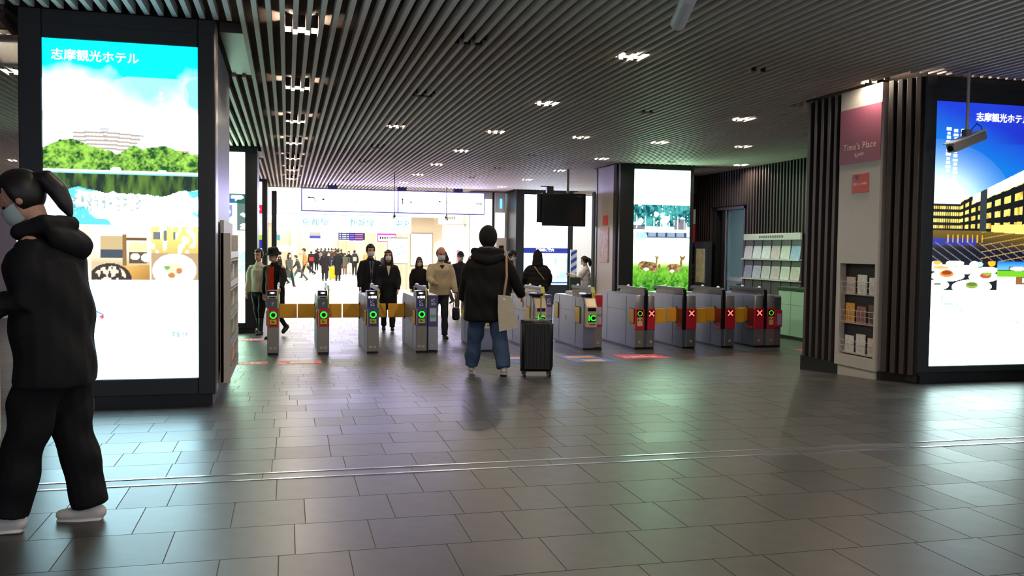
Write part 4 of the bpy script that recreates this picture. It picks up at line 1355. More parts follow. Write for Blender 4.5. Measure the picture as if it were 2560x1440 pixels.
def reader_gate(x0, x1, label, right_mat, xl=0.0):
    """wide gate with a protruding reader column showing IC"""
    w = x1 - x0
    t = thing('ticket_gate', label, 'ticket gate', (x0, GY, -.272), 0, 'ticket gates in the row')
    lw = w * .56
    MB().box(.006, w - .006, .02, GL, 0, .035).build('plinth', m_black2, t)
    p = [(0, .035), (0, .80), (.06, .87), (GL - .14, .87), (GL - .03, .83), (GL, .72), (GL, .035)]
    MB().prism(p, 'x', 0, lw).build('body', m_gside, t)
    MB().box(lw, w, .03, GL - .1, .035, .92, 0, .012).build('side_unit', m_steel_d, t)
    for yy in (.42, GL - .36):
        MB().box(-.0025, 0, yy, yy + .005, .05, .84).build('seam', M('seam_dark', (70, 74, 84), .5), t)
    MB().box(-.0025, 0, .36, GL - .2, .62, .625).build('seam', M('seam_dark', (70, 74, 84), .5), t)
    MB().box(-.004, 0, .95, .97, .44, .52).build('key_lock', m_black2, t)
    # reader column standing proud of the front
    rc = MB().prism([(-.10, .39), (-.10, .72), (-.07, .735), (.0, .86), (.06, .86), (.06, .39)], 'x', .02, lw + .01).build('reader_column', m_champ, t)
    MB().prism([(-.095, .725), (-.07, .742), (.0, .865), (.02, .865), (.02, .80), (-.06, .72)], 'x', .015, .032).build('column_lip', m_ivory, rc)
    MB().prism([(-.095, .725), (-.07, .742), (.0, .865), (.02, .865), (.02, .80), (-.06, .72)], 'x', lw - .002, lw + .015).build('column_lip', m_ivory, rc)
    MB().box(.04, lw - .01, -.103, -.1, .655, .71).build('window', m_win, rc)
    ld = MB().box(.045, lw - .015, -.104, -.1, .475, .60).build('led_screen', m_win, rc)
    text('lettering', 'IC', m_led, ld, ((.03 + lw) / 2, -.106, .538), size=.135, bold=.02)
    MB().box(.03, .06, -.104, -.1, .42, .46).build('yellow_mark', m_sticker, rc)
    MB().box(.07, lw - .02, -.104, -.1, .425, .445).build('print_mark', m_ggrey, rc)
    MB().box(.01, lw - .01, .012, .03, .04, .38).build('kick_panel', m_steel_d, t)
    # dark reader table with dish, navy guard rail above it
    MB().prism([(.16, .87), (.2, .92), (.62, .945), (.66, .87)], 'x', .02, lw).build('reader_table', m_black2, t)
    MB().cyl((lw * .5, .34, .93), (lw * .5, .34, .94), .062, .055, 20).build('reader_dish', m_reader, t, 'auto')
    MB().box(lw - .03, lw + .01, .10, 1.18, .985, 1.045, 0, .012).build('guard_rail', m_navyrail, t)
    MB().box(lw - .02, lw, .14, 1.14, .87, .99).build('rail_web', m_win, t)
    MB().prism([(.02, .80), (.02, .96), (.08, 1.05), (.12, 1.05), (.12, .99), (.06, .93), (.06, .80)], 'x', lw - .03, lw + .015).build('edge_strip', m_ystrip, t)
    domes(t, lw - .01, (.24, .86), 1.05, .024)
    # right-hand column
    sp_ = MB().box(lw + .008, w - .002, .018, .032, .39, .915, 0, .003).build('side_panel', right_mat, t)
    cx = (lw + w) / 2 + .005
    if right_mat is m_gpurple:
        text('lettering', 'IC', m_white, sp_, (cx, .0165, .83), size=.07, bold=.012)
        text('lettering', '専用', m_white, sp_, (cx, .0165, .775), size=.036, bold=.02)
    MB().box(cx - .05, cx + .05, .012, .018, .43, .72).build('label_plate', m_lilac if right_mat is m_gpurple else m_pale, sp_)
    MB().box(cx - .05, cx + .05, .010, .012, .56, .60).build('label_band', m_teal_l, sp_)
    MB().box(cx - .02, cx + .02, .024, .03, .10, .135).build('mark_plate', m_mark, t)
    stowed(t, 0, .18, .44, .70, m_yellow, -1, .24)
    stowed(t, 0, 1.40, .44, .70, m_yellow, -1, .20)
    return t


reader_gate(3.04, 3.36, 'steel gate partly hidden behind the person with the suitcase', m_gpurple)
reader_gate(3.90, 4.24, 'gate with green IC display and purple column right of the suitcase', m_gpurple)
reader_gate(4.77, 5.11, 'gate with green IC display and red lower column, second right of the suitcase', m_gred)


def arch_gate(x0, x1, label, left=0.0, ring=False, flL=0.0, flR=0.0, boxed=False):
    """closed gate with black hoop rail and red band; left = width of the column left of the hoop"""
    w = x1 - x0
    t = thing('ticket_gate', label, 'ticket gate', (x0, GY, -.275), 0, 'ticket gates in the row')
    hx = left + .03
    MB().box(.006, w - .006, .02, GL, 0, .035).build('plinth', m_black2, t)
    p = [(.02, .035), (.02, .88), (.05, .91), (GL - .12, .91), (GL - .03, .86), (GL, .76), (GL, .035)]
    MB().prism(p, 'x', 0, w).build('body', m_gside, t)
    for yy in (.42, GL - .36):
        MB().box(-.0025, 0, yy, yy + .005, .05, .88).build('seam', M('seam_dark', (70, 74, 84), .5), t)
    MB().box(-.0025, 0, .34, GL - .2, .64, .645).build('seam', M('seam_dark', (70, 74, 84), .5), t)
    # black hoop over the top and down the front
    hp = [(.0, .33), (.0, .95), (.02, 1.01), (.09, 1.04), (1.22, 1.04), (1.26, 1.02), (1.26, .95), (1.22, .985), (.10, .985), (.055, .965), (.045, .93), (.045, .33)]
    MB().prism(hp, 'x', hx - .03, hx + .03).build('hoop_rail', m_black2, t)
    MB().box(hx - .008, hx + .008, .05, 1.22, .90, .99).build('hoop_glass', M('smoked_web', (58, 62, 66), .2), t)
    domes(t, hx, (.22, .82), 1.045, .026)
    # columns on the front
    def column(a, b_, cross):
        MB().box(a, b_, -.004, .02, .035, .335, 0, .003).build('kick_panel', m_steel_d if not cross else m_steel, t)
        rb = MB().box(a - .004, b_ + .004, -.012, .03, .335, .69, 0, .004).build('red_band', m_gred, t)
        MB().tube([(b_ * .5 + a * .5, .02, .69), (b_ * .5 + a * .5, .02, .905)], [((b_ - a) * .5, .024)] * 2, 16).build('upper_column', M('column_satin', (168, 168, 170), .35, metal=.35, var=.03), t, 'auto')
        cx = (a + b_) / 2
        if cross:
            wn = MB().box(cx - .055, cx + .055, -.015, -.012, .555, .665).build('status_window', m_win, rb)
            for sg in (1, -1):
                q = .045
                e = .011
                MB().add([(cx - q - e * .7, -.018, .61 - sg * q + e * sg * .7), (cx - q + e * .7, -.018, .61 - sg * q - e * sg * .7), (cx + q + e * .7, -.018, .61 + sg * q - e * sg * .7), (cx + q - e * .7, -.018, .61 + sg * q + e * sg * .7)], [(0, 1, 2, 3)]).build('led_cross', m_led_r, wn)
        else:
            wn = MB().box(cx - .05, cx + .05, -.015, -.012, .555, .665).build('status_window', m_win, rb)
            ring_led(wn, cx, .61, -.015, .034, .045, EM('led_green_dim', (90, 190, 40), 1.0), 16)
            lb = MB().box(cx - .045, cx + .045, -.014, -.012, .40, .54).build('yellow_label', M('cream_label', (226, 210, 150), .5), rb)
            for sg in (-1, 1):
                MB().prism([(cx + sg * .010, .50), (cx + sg * .035, .48), (cx + sg * .035, .52)], 'y', -.016, -.014).build('print_mark', m_black2, lb)
        MB().box(cx - .02, cx + .02, -.006, -.004, .11, .15).build('mark_plate', m_mark, t)
    if left: column(.0, hx - .034, ring is None)
    column(hx + .034, w if not boxed else hx + .19, not boxed)
    # red recess on the left flank
    if not ring:
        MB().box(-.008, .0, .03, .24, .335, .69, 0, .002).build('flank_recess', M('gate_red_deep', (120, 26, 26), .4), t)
        MB().box(-.03, 0, .03, .24, .335, .36, 0, .002).build('recess_sill', m_gred, t)
    if ring:
        stowed(t, 0, .05, .44, .68, M('ochre_flap', (206, 160, 56), .5), -1, .20)
    if boxed:
        bx = MB().box(hx + .19, w, -.03, .22, .36, .66, 0, .006).build('leaflet_box', m_gred, t)
        MB().box(w - .10, w - .02, -.034, -.03, .40, .60).build('label_plate', m_lilac, bx)
        MB().box(hx + .19, w, .03, .06, .66, .685).build('box_lid', m_gred, bx)
    if flL: flap(t, 0, .27, .44, .69, -flL)
    if flR: flap(t, w if not boxed else w, .05, .44, .69, flR)
    return t


arch_gate(5.69, 6.04, 'closed gate with green ring, red cross and black hoop, first of the red-banded gates', left=.16, ring=True, flR=.22)
arch_gate(6.56, 6.80, 'closed red-banded gate with a red cross, below the deer poster', flL=.18, flR=.21)
arch_gate(7.29, 7.53, 'closed red-banded gate with a red cross, below the grey kiosk', flL=.18, flR=.20)
arch_gate(7.92, 8.44, 'rightmost wide closed gate with a red leaflet box', left=.17, ring=None, flL=.17, boxed=True)

# ------------------------------------------------------------------ floor stickers in front of the gates
def sticker(label, pts, mat, marks=(), rim=None, marks_mat=None):
    def sheet(u0, u1, v0, v1, h):
        n = 8
        vs, fs = [], []
        for i in range(n + 1):
            v_ = v0 + (v1 - v0) * i / n
            for u_ in (u0, u1):
                p = (Vector(pts[0] + (0,)).lerp(Vector(pts[1] + (0,)), u_)).lerp(Vector(pts[3] + (0,)).lerp(Vector(pts[2] + (0,)), u_), v_)
                vs += [(p.x, p.y, zf(p.y) + h), (p.x, p.y, zf(p.y) - .002)]
        for i in range(n):
            a = 4 * i
            fs += [(a, a + 2, a + 6, a + 4), (a, a + 4, a + 5, a + 1), (a + 2, a + 3, a + 7, a + 6)]
        fs += [(0, 1, 3, 2), (4 * n, 4 * n + 2, 4 * n + 3, 4 * n + 1)]
        return MB().add(vs, fs)
    t = sheet(0, 1, 0, 1, .003).build('floor_sticker', mat)
    tag(t, label, 'floor sticker', 'stickers on the floor by the gates')
    for (a0, a1, b0, b1) in marks:
        sheet(a0, a1, b0, b1, .0042).build('print_mark', marks_mat or m_white, t)
    return t
m_sred = M('sticker_red', (238, 84, 108), .5)
m_sblue = M('sticker_blue', (84, 122, 190), .5)
m_speach = M('sticker_peach', (238, 176, 140), .5)
mk = [(.08, .16, .25, .5), (.22, .30, .2, .55), (.34, .46, .25, .6), (.52, .62, .3, .7), (.66, .82, .3, .6)]
R4 = lambda x0, x1, y0, y1: [(x0, y0), (x1, y0), (x1, y1), (x0, y1)]
sticker('red floor sticker in front of the leftmost gate, half behind the near column', R4(-.75, -.26, 12.72, 13.12), m_sred, mk)
sticker('red floor sticker with a white field in front of the first two gates', R4(-.13, .48, 12.70, 13.10), m_sred, [(.28, .82, .12, .9), (.06, .2, .15, .4)])
sticker('red floor sticker behind the gates at the foot of the second column', R4(-.90, -.40, 16.3, 16.75), m_sred, mk)
sticker('blue and orange floor sticker in front of the second IC display gate', R4(4.05, 4.68, 12.10, 13.22), m_sblue, [(.15, .85, .62, .88), (.3, .8, .1, .38)], marks_mat=m_speach)
sticker('blue and orange floor sticker peeping out right of the suitcase', R4(3.14, 3.76, 12.10, 13.22), m_sblue, [(.15, .85, .62, .88), (.3, .8, .1, .38)], marks_mat=m_speach)
sticker('red floor sticker in front of the first red-banded gate', R4(4.97, 5.73, 12.53, 13.18), m_sred, mk)
sticker('red floor sticker before the service counter', R4(8.42, 9.1, 12.9, 13.5), m_sred, mk)

# ------------------------------------------------------------------ things hung from the ceiling
def hanging_camera(label, x, y, zc, size, yaw, tilt, mat, name='security_camera', cable=True):
    t = thing(name, label, 'camera', (x, y, CEIL))
    MB().cyl((0, 0, .0), (0, 0, zc - CEIL + .05), .016 * size ** .5, n=12).build('pole', m_ivory if size > .9 else m_black, t, 'auto')
    MB().box(-.035 * size, .035 * size, -.035 * size, .035 * size, zc - CEIL - .01, zc - CEIL + .09).build('bracket', M('bracket_grey', (120, 118, 126), .4), t)
    h = MB()
    L_ = .26 * size
    h.box(-L_, L_, -.055 * size, .055 * size, -.055 * size, .04 * size, 0, .012)
    hd_ = h.build('housing', mat, t)
    hd_.location = (0, 0, zc - CEIL - .03)
    hd_.rotation_euler = (0, tilt, yaw)
    MB().box(-L_ * 1.08, L_ * 1.04, -.066 * size, .066 * size, .04 * size, .055 * size, 0, .004).build('sunshield', m_white, hd_)
    MB().cyl((-L_ - .006, 0, -.008), (-L_ + .01, 0, -.008), .03 * size, n=14).build('lens', m_win, hd_)
    if cable:
        MB().tube([(.0, 0, .07 * size), (L_ * .5, .02, .09 * size), (L_ * .9, .02, .13 * size), (L_ * 1.05, .0, .08 * size), (L_, 0, .02)], .006, 8).build('cable', m_black2, hd_, True)
    return t
hanging_camera('grey box camera on a ceiling pole in front of the dusk poster', 6.91, 7.92, 2.61, 1.0, R(12), R(-19), M('camera_grey', (150, 150, 148), .4))
hanging_camera('small dome camera on a long pole below the hanging guide sign, left', 2.62, 22.5, 2.2, .45, R(90), R(10), M('camera_dark', (66, 70, 84), .4), cable=False)
hanging_camera('small dark camera on a long pole below the hanging guide sign, right', 4.80, 27.3, 2.36, .55, R(70), R(14), M('camera_dark', (66, 70, 84), .4))
pc_ = thing('ceiling_speaker_tube', 'white cylindrical camera tube hanging at the top edge of the picture', 'camera', (2.93, 6.42, CEIL))
MB().cyl((0, 0, .02), (0, 0, .10), .03, n=12).build('mount', m_ivory, pc_)
MB().cyl((.02, -.14, .01), (.09, .21, -.10), .062, .062, 24).build('barrel', m_white, pc_, 'auto')
MB().cyl((.092, .22, -.103), (.094, .228, -.106), .052, .052, 24).build('lens_ring', m_ivory, pc_, 'auto')
lt_ = thing('ceiling_tube', 'dark tube hanging before the cream soffit, top left corner', 'camera', (-2.35, 8.42, CEIL))
MB().cyl((0, 0, .02), (.03, .30, -.06), .04, .04, 16).build('barrel', M('tube_bronze', (120, 104, 92), .4), lt_, 'auto')

tv = thing('hanging_monitor', 'dark double-sided monitor hanging from a ceiling pole before the route board', 'monitor', (6.40, 20.25, CEIL))
MB().cyl((.08, 0, .12), (.08, 0, -.62), .03, n=14).build('pole', m_ivory, tv, 'auto')
MB().box(-.56, .52, -.05, .04, -1.34, -.56, 0, .012).build('screen_body', M('monitor_black', (26, 30, 32), .3), tv)
MB().box(-.53, .49, -.054, -.05, -1.30, -.60).build('panel', M('monitor_panel', (24, 30, 32), .2), tv)
MB().box(.30, .40, -.056, -.053, -.635, -.625).build('print_mark', m_mark, tv)
MB().box(-.66, -.34, .06, .12, -1.26, -.58, 0, .01).build('rear_screen', m_black2, tv)
MB().box(-.44, -.28, -.03, .1, -.58, -.40, 0, .01).build('rear_mount', m_black2, tv)
MB().box(-.60, -.30, -.01, .03, -.42, -.40).build('antenna_bar', m_black2, tv)
# ------------------------------------------------------------------ people
def blend(mb, voxel, smooth, fn=None, name='part', mats=None, parent=None):
    """fuse overlapping volumes into one continuous skin, smooth it, optionally displace along normals"""
    me = mb.mesh(name)
    o = bpy.data.objects.new('tmp', me)
    r_ = o.modifiers.new('r', 'REMESH')
    r_.mode = 'VOXEL'
    r_.voxel_size = voxel
    if smooth:
        s_ = o.modifiers.new('s', 'SMOOTH')
        s_.factor = .5
        s_.iterations = smooth
    m2 = evaluated(o)
    bpy.data.objects.remove(o)
    bpy.data.meshes.remove(me)
    m2.name = name
    if fn:
        n = len(m2.vertices)
        co = np.empty(n * 3); no = np.empty(n * 3)
        m2.vertices.foreach_get('co', co)
        m2.vertices.foreach_get('normal', no)
        co, no = co.reshape(-1, 3), no.reshape(-1, 3)
        co = co + no * fn(co)[:, None]
        m2.vertices.foreach_set('co', co.ravel())
        m2.update()
    return put(name, m2, mats, parent, True)


def folds(amp, f=9.0, seed=0):
    def fn(c):
        x, y, z = c[:, 0], c[:, 1], c[:, 2]
        return amp * (np.sin(f * 1.7 * z + 5 * x + seed) * np.sin(f * y + 3 * z + 2 * seed) + .6 * np.sin(f * 2.3 * (z + .6 * x) + seed * 3) * np.sin(f * 1.9 * x - 4 * y))
    return fn


def puffs(amp, step=.115, seed=0):
    g = folds(amp * .3, 9, seed)
    return lambda c: amp * (np.abs(np.sin(math.pi * (c[:, 2] + .05 * c[:, 0]) / step)) ** .6 - .7) + g(c)


m_skin = M('skin', (206, 158, 134), .5, var=.06, scale=30)
m_skin_red = M('skin_ruddy', (196, 132, 106), .45, var=.08, scale=30)
m_hair = M('hair_black', (26, 22, 22), .45, var=.2, scale=60)
m_hair_br = M('hair_brown', (74, 46, 36), .45, var=.2, scale=60)
m_hair_gr = M('hair_grey', (86, 80, 78), .5, var=.2, scale=60)
m_mask = M('white_mask', (226, 228, 224), .6, var=.03)
m_eye = M('eye_dark', (24, 18, 16), .2)


def cloth(name, rgb, rough=.8, var=.10):
    return M('cloth_' + name, rgb, rough, var=var, scale=35, bump=.15, spec=.25)


def world(root, p):
    return Matrix.Translation(root.location) @ Matrix.Rotation(root.rotation_euler.z, 4, 'Z') @ Vector(p)


def person(label, loc, heading, H=1.70, det=1, lean=3, legs=((0, 0), (0, 0)), arms=((0, 8, 12, 0), (0, 8, 12, 0)), head=(5, 0), twist=0,
           top=('black', (24, 24, 26)), top_len=.78, top_w=1.0, puff=False, bottom=('navy', (40, 42, 52)), skirt=None, shoe=(30, 28, 28), boots=False,
           hair='short', hair_m=None, mask=True, skin=None, inner=None, hood_down=False, hat=None, scarf=None, collar=True, tie=False, bulk=1.0, female=False, group=None, lift=0.0, hem_w=1.0, deep=1.0):
    """one clothed figure; local +Y is forward, +X its right hand. legs/arms are (left, right)."""
    k = H / 1.70
    root = thing('person', label, 'person', loc, heading, group)
    vox = (.026, .0125, .010)[det] * (1 if det else k)
    skm = skin or m_skin
    lv = math.sin
    # --- joints
    th, sh, an = .425 * k, .41 * k, .085 * k
    J = {}
    lowest = 9
    for i, sx in ((0, -1), (1, 1)):
        s, b = R(legs[i][0]), R(legs[i][1])
        hip = Vector((sx * .088 * k, 0, 0))
        ab = math.tan(R(legs[i][3])) if len(legs[i]) > 3 else 0.0
        kn = hip + Vector((sx * ab, math.sin(s), -math.cos(s))) * th
        ank = kn + Vector((sx * ab, math.sin(s - b), -math.cos(s - b))) * sh
        toe = R(legs[i][2]) if len(legs[i]) > 2 and legs[i][2] is not None else max(0.0, (b - s) * .75 if b > s + .25 else 0.0)
        fd = Vector((0, math.cos(toe), -math.sin(toe)))
        fu = Vector((0, math.sin(toe), math.cos(toe)))
        heel = ank - fu * an * .9 - fd * .055 * k
        tip = ank - fu * an * .9 + fd * .165 * k
        J[i] = (hip, kn, ank, fd, fu)
        lowest = min(lowest, heel.z - .004, tip.z - .004)
    off = Vector((0, 0, -lowest + lift))
    for i in (0, 1):
        J[i] = tuple(p + off if n < 3 else p for n, p in enumerate(J[i]))
    pel = off.copy()
    l = R(lean)
    up = Vector((0, math.sin(l), math.cos(l)))
    fw = Vector((0, math.cos(l), -math.sin(l)))
    tw = Matrix.Rotation(R(twist), 3, 'Z')
    rt = tw @ Vector((1, 0, 0))
    fw = tw @ fw
    sp = lambda t: pel + up * (t * k)
    shw = (.165 if female else .18) * k * bulk
    A = {}
    for i, sx in ((0, -1), (1, 1)):
        s, a, e, inn = R(arms[i][0]), R(arms[i][1]), R(arms[i][2]), arms[i][3]
        so = sp(.475) + rt * (sx * shw)
        d1 = tw @ Vector((sx * math.sin(a), math.sin(s) * math.cos(a), -math.cos(s) * math.cos(a)))
        el = so + d1 * (.275 * k)
        d2 = tw @ Vector((sx * (math.sin(a) * .5 - inn), math.sin(s + e) * math.cos(a), -math.cos(s + e) * math.cos(a)))
        d2.normalize()
        wr_ = el + d2 * (.245 * k)
        A[i] = (so, el, wr_, d2, sx)
    nb_ = sp(.53)
    hp, hy = R(head[0]), R(head[1])
    hz = (up + fw * math.sin(hp) * .8).normalized()
    hrm = Matrix.Rotation(-hy, 3, 'Z')
    hf = hrm @ (fw * math.cos(hp) - Vector((0, 0, 1)) * math.sin(hp) - up * math.sin(l) * 0)
    hr = hf.cross(Vector((0, 0, 1))).normalized()
    hu = hr.cross(hf).normalized()
    hc = nb_ + hz * (.185 * k)
    hs = k * (.96 if female else 1.0)
    HP = lambda x, y, z: hc + hr * (x * hs) + hf * (y * hs) + hu * (z * hs)
    fr = (hr, hf, hu)
    # --- body: one continuous skin
    B = MB()
    B.tube([pel + up * -.05, sp(.06), sp(.2), sp(.36), sp(.47), sp(.53)], [(.13 * k, .085 * k), (.135 * k, .09 * k), (.12 * k, .085 * k), (.14 * k, .095 * k), (.14 * k, .08 * k), (.06 * k, .055 * k)], 12, rt)
    B.tube([sp(.46), nb_ + hz * .03, hc - hu * .06 * hs - hf * .012 * hs], [.062 * k, .056 * k, .056 * k], 12)
    for i in (0, 1):
        hip, kn, ank, fd, fu = J[i]
        B.tube([hip + Vector((0, 0, .02)), hip.lerp(kn, .5), kn, kn.lerp(ank, .3), ank], [.08 * k, .068 * k, .052 * k, .052 * k, .036 * k], 10)
        B.tube([ank - fu * .03 * k - fd * .02 * k, ank - fu * .055 * k + fd * .12 * k], [(.032 * k, .026 * k), (.034 * k, .02 * k)], 8)
        so, el, wr_, d2, sx = A[i]
        B.tube([so, so.lerp(el, .5), el, el.lerp(wr_, .35), wr_], [.05 * k, .043 * k, .036 * k, .035 * k, .024 * k], 10, side=fw)
        # hand: palm, four fingers, thumb
        pn = d2.cross(Vector((0, 0, 1)) if abs(d2.z) < .8 else tw @ Vector((0, 1, 0))).normalized()
        acr = d2.cross(pn).normalized()
        if acr.dot(fw) < 0: acr = -acr
        inw = rt * (-sx)
        inw = (inw - d2 * inw.dot(d2) - acr * inw.dot(acr))
        inw = inw.normalized() if inw.length > .1 else pn
        B.tube([wr_, wr_ + d2 * .045 * k, wr_ + d2 * .085 * k], [(.024 * k, .018 * k), (.036 * k, .017 * k), (.038 * k, .015 * k)], 10, acr)
        if det:
            for q in range(4):
                Lf = (.066, .078, .074, .058)[q] * k
                b0 = wr_ + d2 * .082 * k + acr * ((1.5 - q) * .0195 * k)
                b1 = b0 + d2 * Lf * .5 + inw * Lf * .12
                b2 = b1 + d2 * Lf * .32 + inw * Lf * .34
                B.tube([b0, b1, b2], [.0095 * k, .009 * k, .0078 * k], 8)
            t0 = wr_ + d2 * .03 * k + acr * .026 * k
            B.tube([t0, t0 + acr * .024 * k + d2 * .03 * k + inw * .012 * k, t0 + acr * .026 * k + d2 * .062 * k + inw * .024 * k], [.013 * k, .011 * k, .009 * k], 8)
        else:
            B.tube([wr_ + d2 * .08 * k, wr_ + d2 * .15 * k + inw * .03 * k], [(.036 * k, .016 * k), (.03 * k, .014 * k)], 8, acr)
    B.sph(HP(0, -.012, .028), .077 * hs, .098 * hs, .098 * hs, 18, 12, 0, fr)
    B.sph(HP(0, .022, -.045), .062 * hs, .072 * hs, .078 * hs, 16, 10, 0, fr)
    if det:
        B.tube([HP(0, .086, .012), HP(0, .104, -.028)], [(.010 * hs, .010 * hs), (.016 * hs, .012 * hs)], 8, hr)
        B.sph(HP(0, .082, .022), .045 * hs, .014 * hs, .010 * hs, 10, 6, 0, fr)
        B.sph(HP(0, .080, -.078), .026 * hs, .014 * hs, .010 * hs, 10, 6, 0, fr)
        for sx in (-1, 1):
            B.sph(HP(sx * .076, -.008, -.012), .010 * hs, .022 * hs, .032 * hs, 8, 6, 0, fr)
    body = blend(B, (.022, .011, .0085)[det], (1, 2, 2)[det], None, 'body', skm, root)
    if det:
        for sx in (-1, 1):
            MB().sph(HP(sx * .031, .080, .006), .013 * hs, .008 * hs, .007 * hs, 10, 6, 0, fr).build('eye', m_eye, body, True)
            MB().tube([HP(sx * .016, .090, .028), HP(sx * .048, .080, .030)], .0045 * hs, 6).build('eyebrow', hair_m or m_hair, body, True)
        if not mask:
            MB().tube([HP(-.022, .090, -.076), HP(.022, .090, -.076)], .005 * hs, 6).build('mouth', M('lips', (160, 90, 84), .5), body, True)
    # --- trousers / skirt
    bm_ = cloth(bottom[0], bottom[1])
    T = MB()
    T.tube([pel + up * -.06 * k, pel + up * .09 * k], [(.168 * k * bulk, .118 * k * bulk), (.152 * k * bulk, .11 * k * bulk)], 14, rt)
    wide = 1.42 if bottom[0].startswith('wide') else 1.0
    for i in (0, 1):
        hip, kn, ank, fd, fu = J[i]
        end = kn.lerp(ank, .35) if boots else ank + Vector((0, 0, (.0 if wide > 1 else -.01) * k))
        T.tube([hip + Vector((0, 0, .03)), hip.lerp(kn, .5), kn, kn.lerp(end, .5), end], [.098 * k * bulk * (1 + (wide - 1) * .6), .086 * k * wide, .07 * k * wide, .066 * k * wide, .062 * k * wide], 12, cap1=.1)
    blend(T, vox, 2, folds(.008 if det == 2 else .004, 14, 3) if det else None, 'trousers', bm_, root)
    # --- shoes
    for i in (0, 1):
        hip, kn, ank, fd, fu = J[i]
        S = MB()
        c0 = ank - fu * (an * .9 - .032 * k)
        S.tube([c0 - fd * .045 * k, c0 + fd * .02 * k, c0 + fd * .09 * k + fu * -.004, c0 + fd * .145 * k - fu * .008 * k], [(.036 * k, .038 * k), (.040 * k, .040 * k), (.044 * k, .032 * k), (.036 * k, .024 * k)], 12, Vector((1, 0, 0)))
        S.tube([c0, c0 + fu * .05 * k - fd * .01 * k], [.038 * k, .040 * k], 10)
        if boots: S.tube([c0, kn.lerp(ank, .30)], [.042 * k, .052 * k], 10)
        o = blend(S, max(.009, vox * .8), 2, None, 'shoe', M('shoe_%d_%d_%d' % shoe, shoe, .45), root)
        if det:
            q = MB().tube([c0 - fd * .047 * k - fu * .034 * k, c0 + fd * .05 * k - fu * .036 * k, c0 + fd * .15 * k - fu * .034 * k], [(.038 * k, .012 * k), (.046 * k, .012 * k), (.034 * k, .010 * k)], 12, Vector((1, 0, 0)))
            q.build('sole', M('sole_dark', (46, 44, 44), .6) if sum(shoe) < 300 else M('sole_white', (220, 218, 212), .5), o, True)
    # --- coat / jacket
    tm = cloth(top[0], top[1])
    ex = (.034 if puff else .02) * k
    bw = bulk * top_w
    C_ = MB()
    zl = top_len          # how far the hem hangs below the shoulders
    ts = [.53 - zl * f for f in (1.0, .82, .6, .4, .2)]
    pts, rad = [], []
    for t_ in ts:
        p = sp(t_) if t_ > 0 else pel + Vector((0, 0, t_ * k)) + up * 0
        if t_ < 0: p = p + Vector((0, .4 * (J[0][1].y + J[1][1].y - 2 * pel.y) * min(1, -t_ / .42) * .5, 0))
        pts.append(p)
        q = .15 if t_ > .15 else .158
        rad.append(((q * k * bw + ex) * (hem_w if t_ < .1 else 1), (.105 * k * bw + ex) * deep * (hem_w if t_ < .1 else 1)))
    pts += [sp(.44), sp(.492), sp(.535)]
    rad += [((.148 * k) * bw + ex * .4, .092 * k * bw + ex * .6), (.105 * k * bw + ex * .2, .078 * k + ex * .6), (.070 * k + ex * .3, .066 * k + ex * .5)]
    C_.tube(pts, rad, 16, rt, cap0=.1)
    for i in (0, 1):
        so, el, wr_, d2, sx = A[i]
        C_.tube([sp(.465) + rt * sx * .06 * k, so - up * .03 * k - rt * sx * .006, so.lerp(el, .5), el, el.lerp(wr_, .5), wr_ + d2 * .005], [.062 * k + ex * .5, .058 * k + ex * .6, .056 * k + ex, .05 * k + ex, .046 * k + ex, .04 * k + ex * .7], 12, side=fw, cap1=.1)
    if collar:
        C_.tube([nb_ - up * .03 * k, nb_ + up * .03 * k - fw * .01], [(.078 * k, .074 * k), (.072 * k, .07 * k)], 12, rt)
    coat = blend(C_, vox, 3 if det else 1, (puffs(.011 * k, .12) if puff else folds((.010 if det == 2 else .006) * k, 11, len(label))) if det else None, 'coat', tm, root)
    if hood_down:
        Hd = MB()
        c0 = sp(.50) - fw * (.10 * k)
        Hd.tube([c0 - rt * .17 * k, c0 - rt * .08 * k - fw * .03 * k - up * .03 * k, c0 - fw * .05 * k - up * .05 * k, c0 + rt * .08 * k - fw * .03 * k - up * .03 * k, c0 + rt * .17 * k], [(.045 * k, .04 * k), (.065 * k, .06 * k), (.075 * k, .07 * k), (.065 * k, .06 * k), (.045 * k, .04 * k)], 12, up)
        Hd.tube([sp(.54) - rt * .15 * k + fw * .05 * k, sp(.565) - rt * .17 * k - fw * .06 * k, sp(.56) - fw * .13 * k, sp(.565) + rt * .17 * k - fw * .06 * k, sp(.54) + rt * .15 * k + fw * .05 * k], [.045 * k] * 5, 10, up)
        blend(Hd, vox, 2, folds(.004, 20, 2), 'hood', tm, root)
    if inner:
        im = cloth(inner[0], inner[1])
        I_ = MB()
        fdp = .107 * k * bw + ex + (.016 if inner[0] == 'orange_knit' else .004)
        z0_ = .53 - zl * inner[2]
        wI = (.078 if inner[0] == 'orange_knit' else .034) * k
        prof = [(-wI * 1.15, 0), (wI * 1.15, 0), (wI * .9, .5), (wI * .8, 1), (-wI * .8, 1), (-wI * .9, .5)] if inner[0] == 'orange_knit' else [(-.006, 0), (.006, 0), (wI * .8, .6), (wI * 1.3, 1), (-wI * 1.3, 1), (-wI * .8, .6)]
        I_.prism(prof, 'y', -.02, .002)
        vs = []
        for (x, y, z) in I_.v:
            tt = z0_ + (.50 - z0_) * z
            dep = fdp if tt < .36 else fdp - (tt - .36) / .17 * .042 * k
            vs.append(tuple(sp(tt) + rt * x + fw * (dep + y)))
        I_.v = vs
        io = I_.build('shirt_front', im, root)
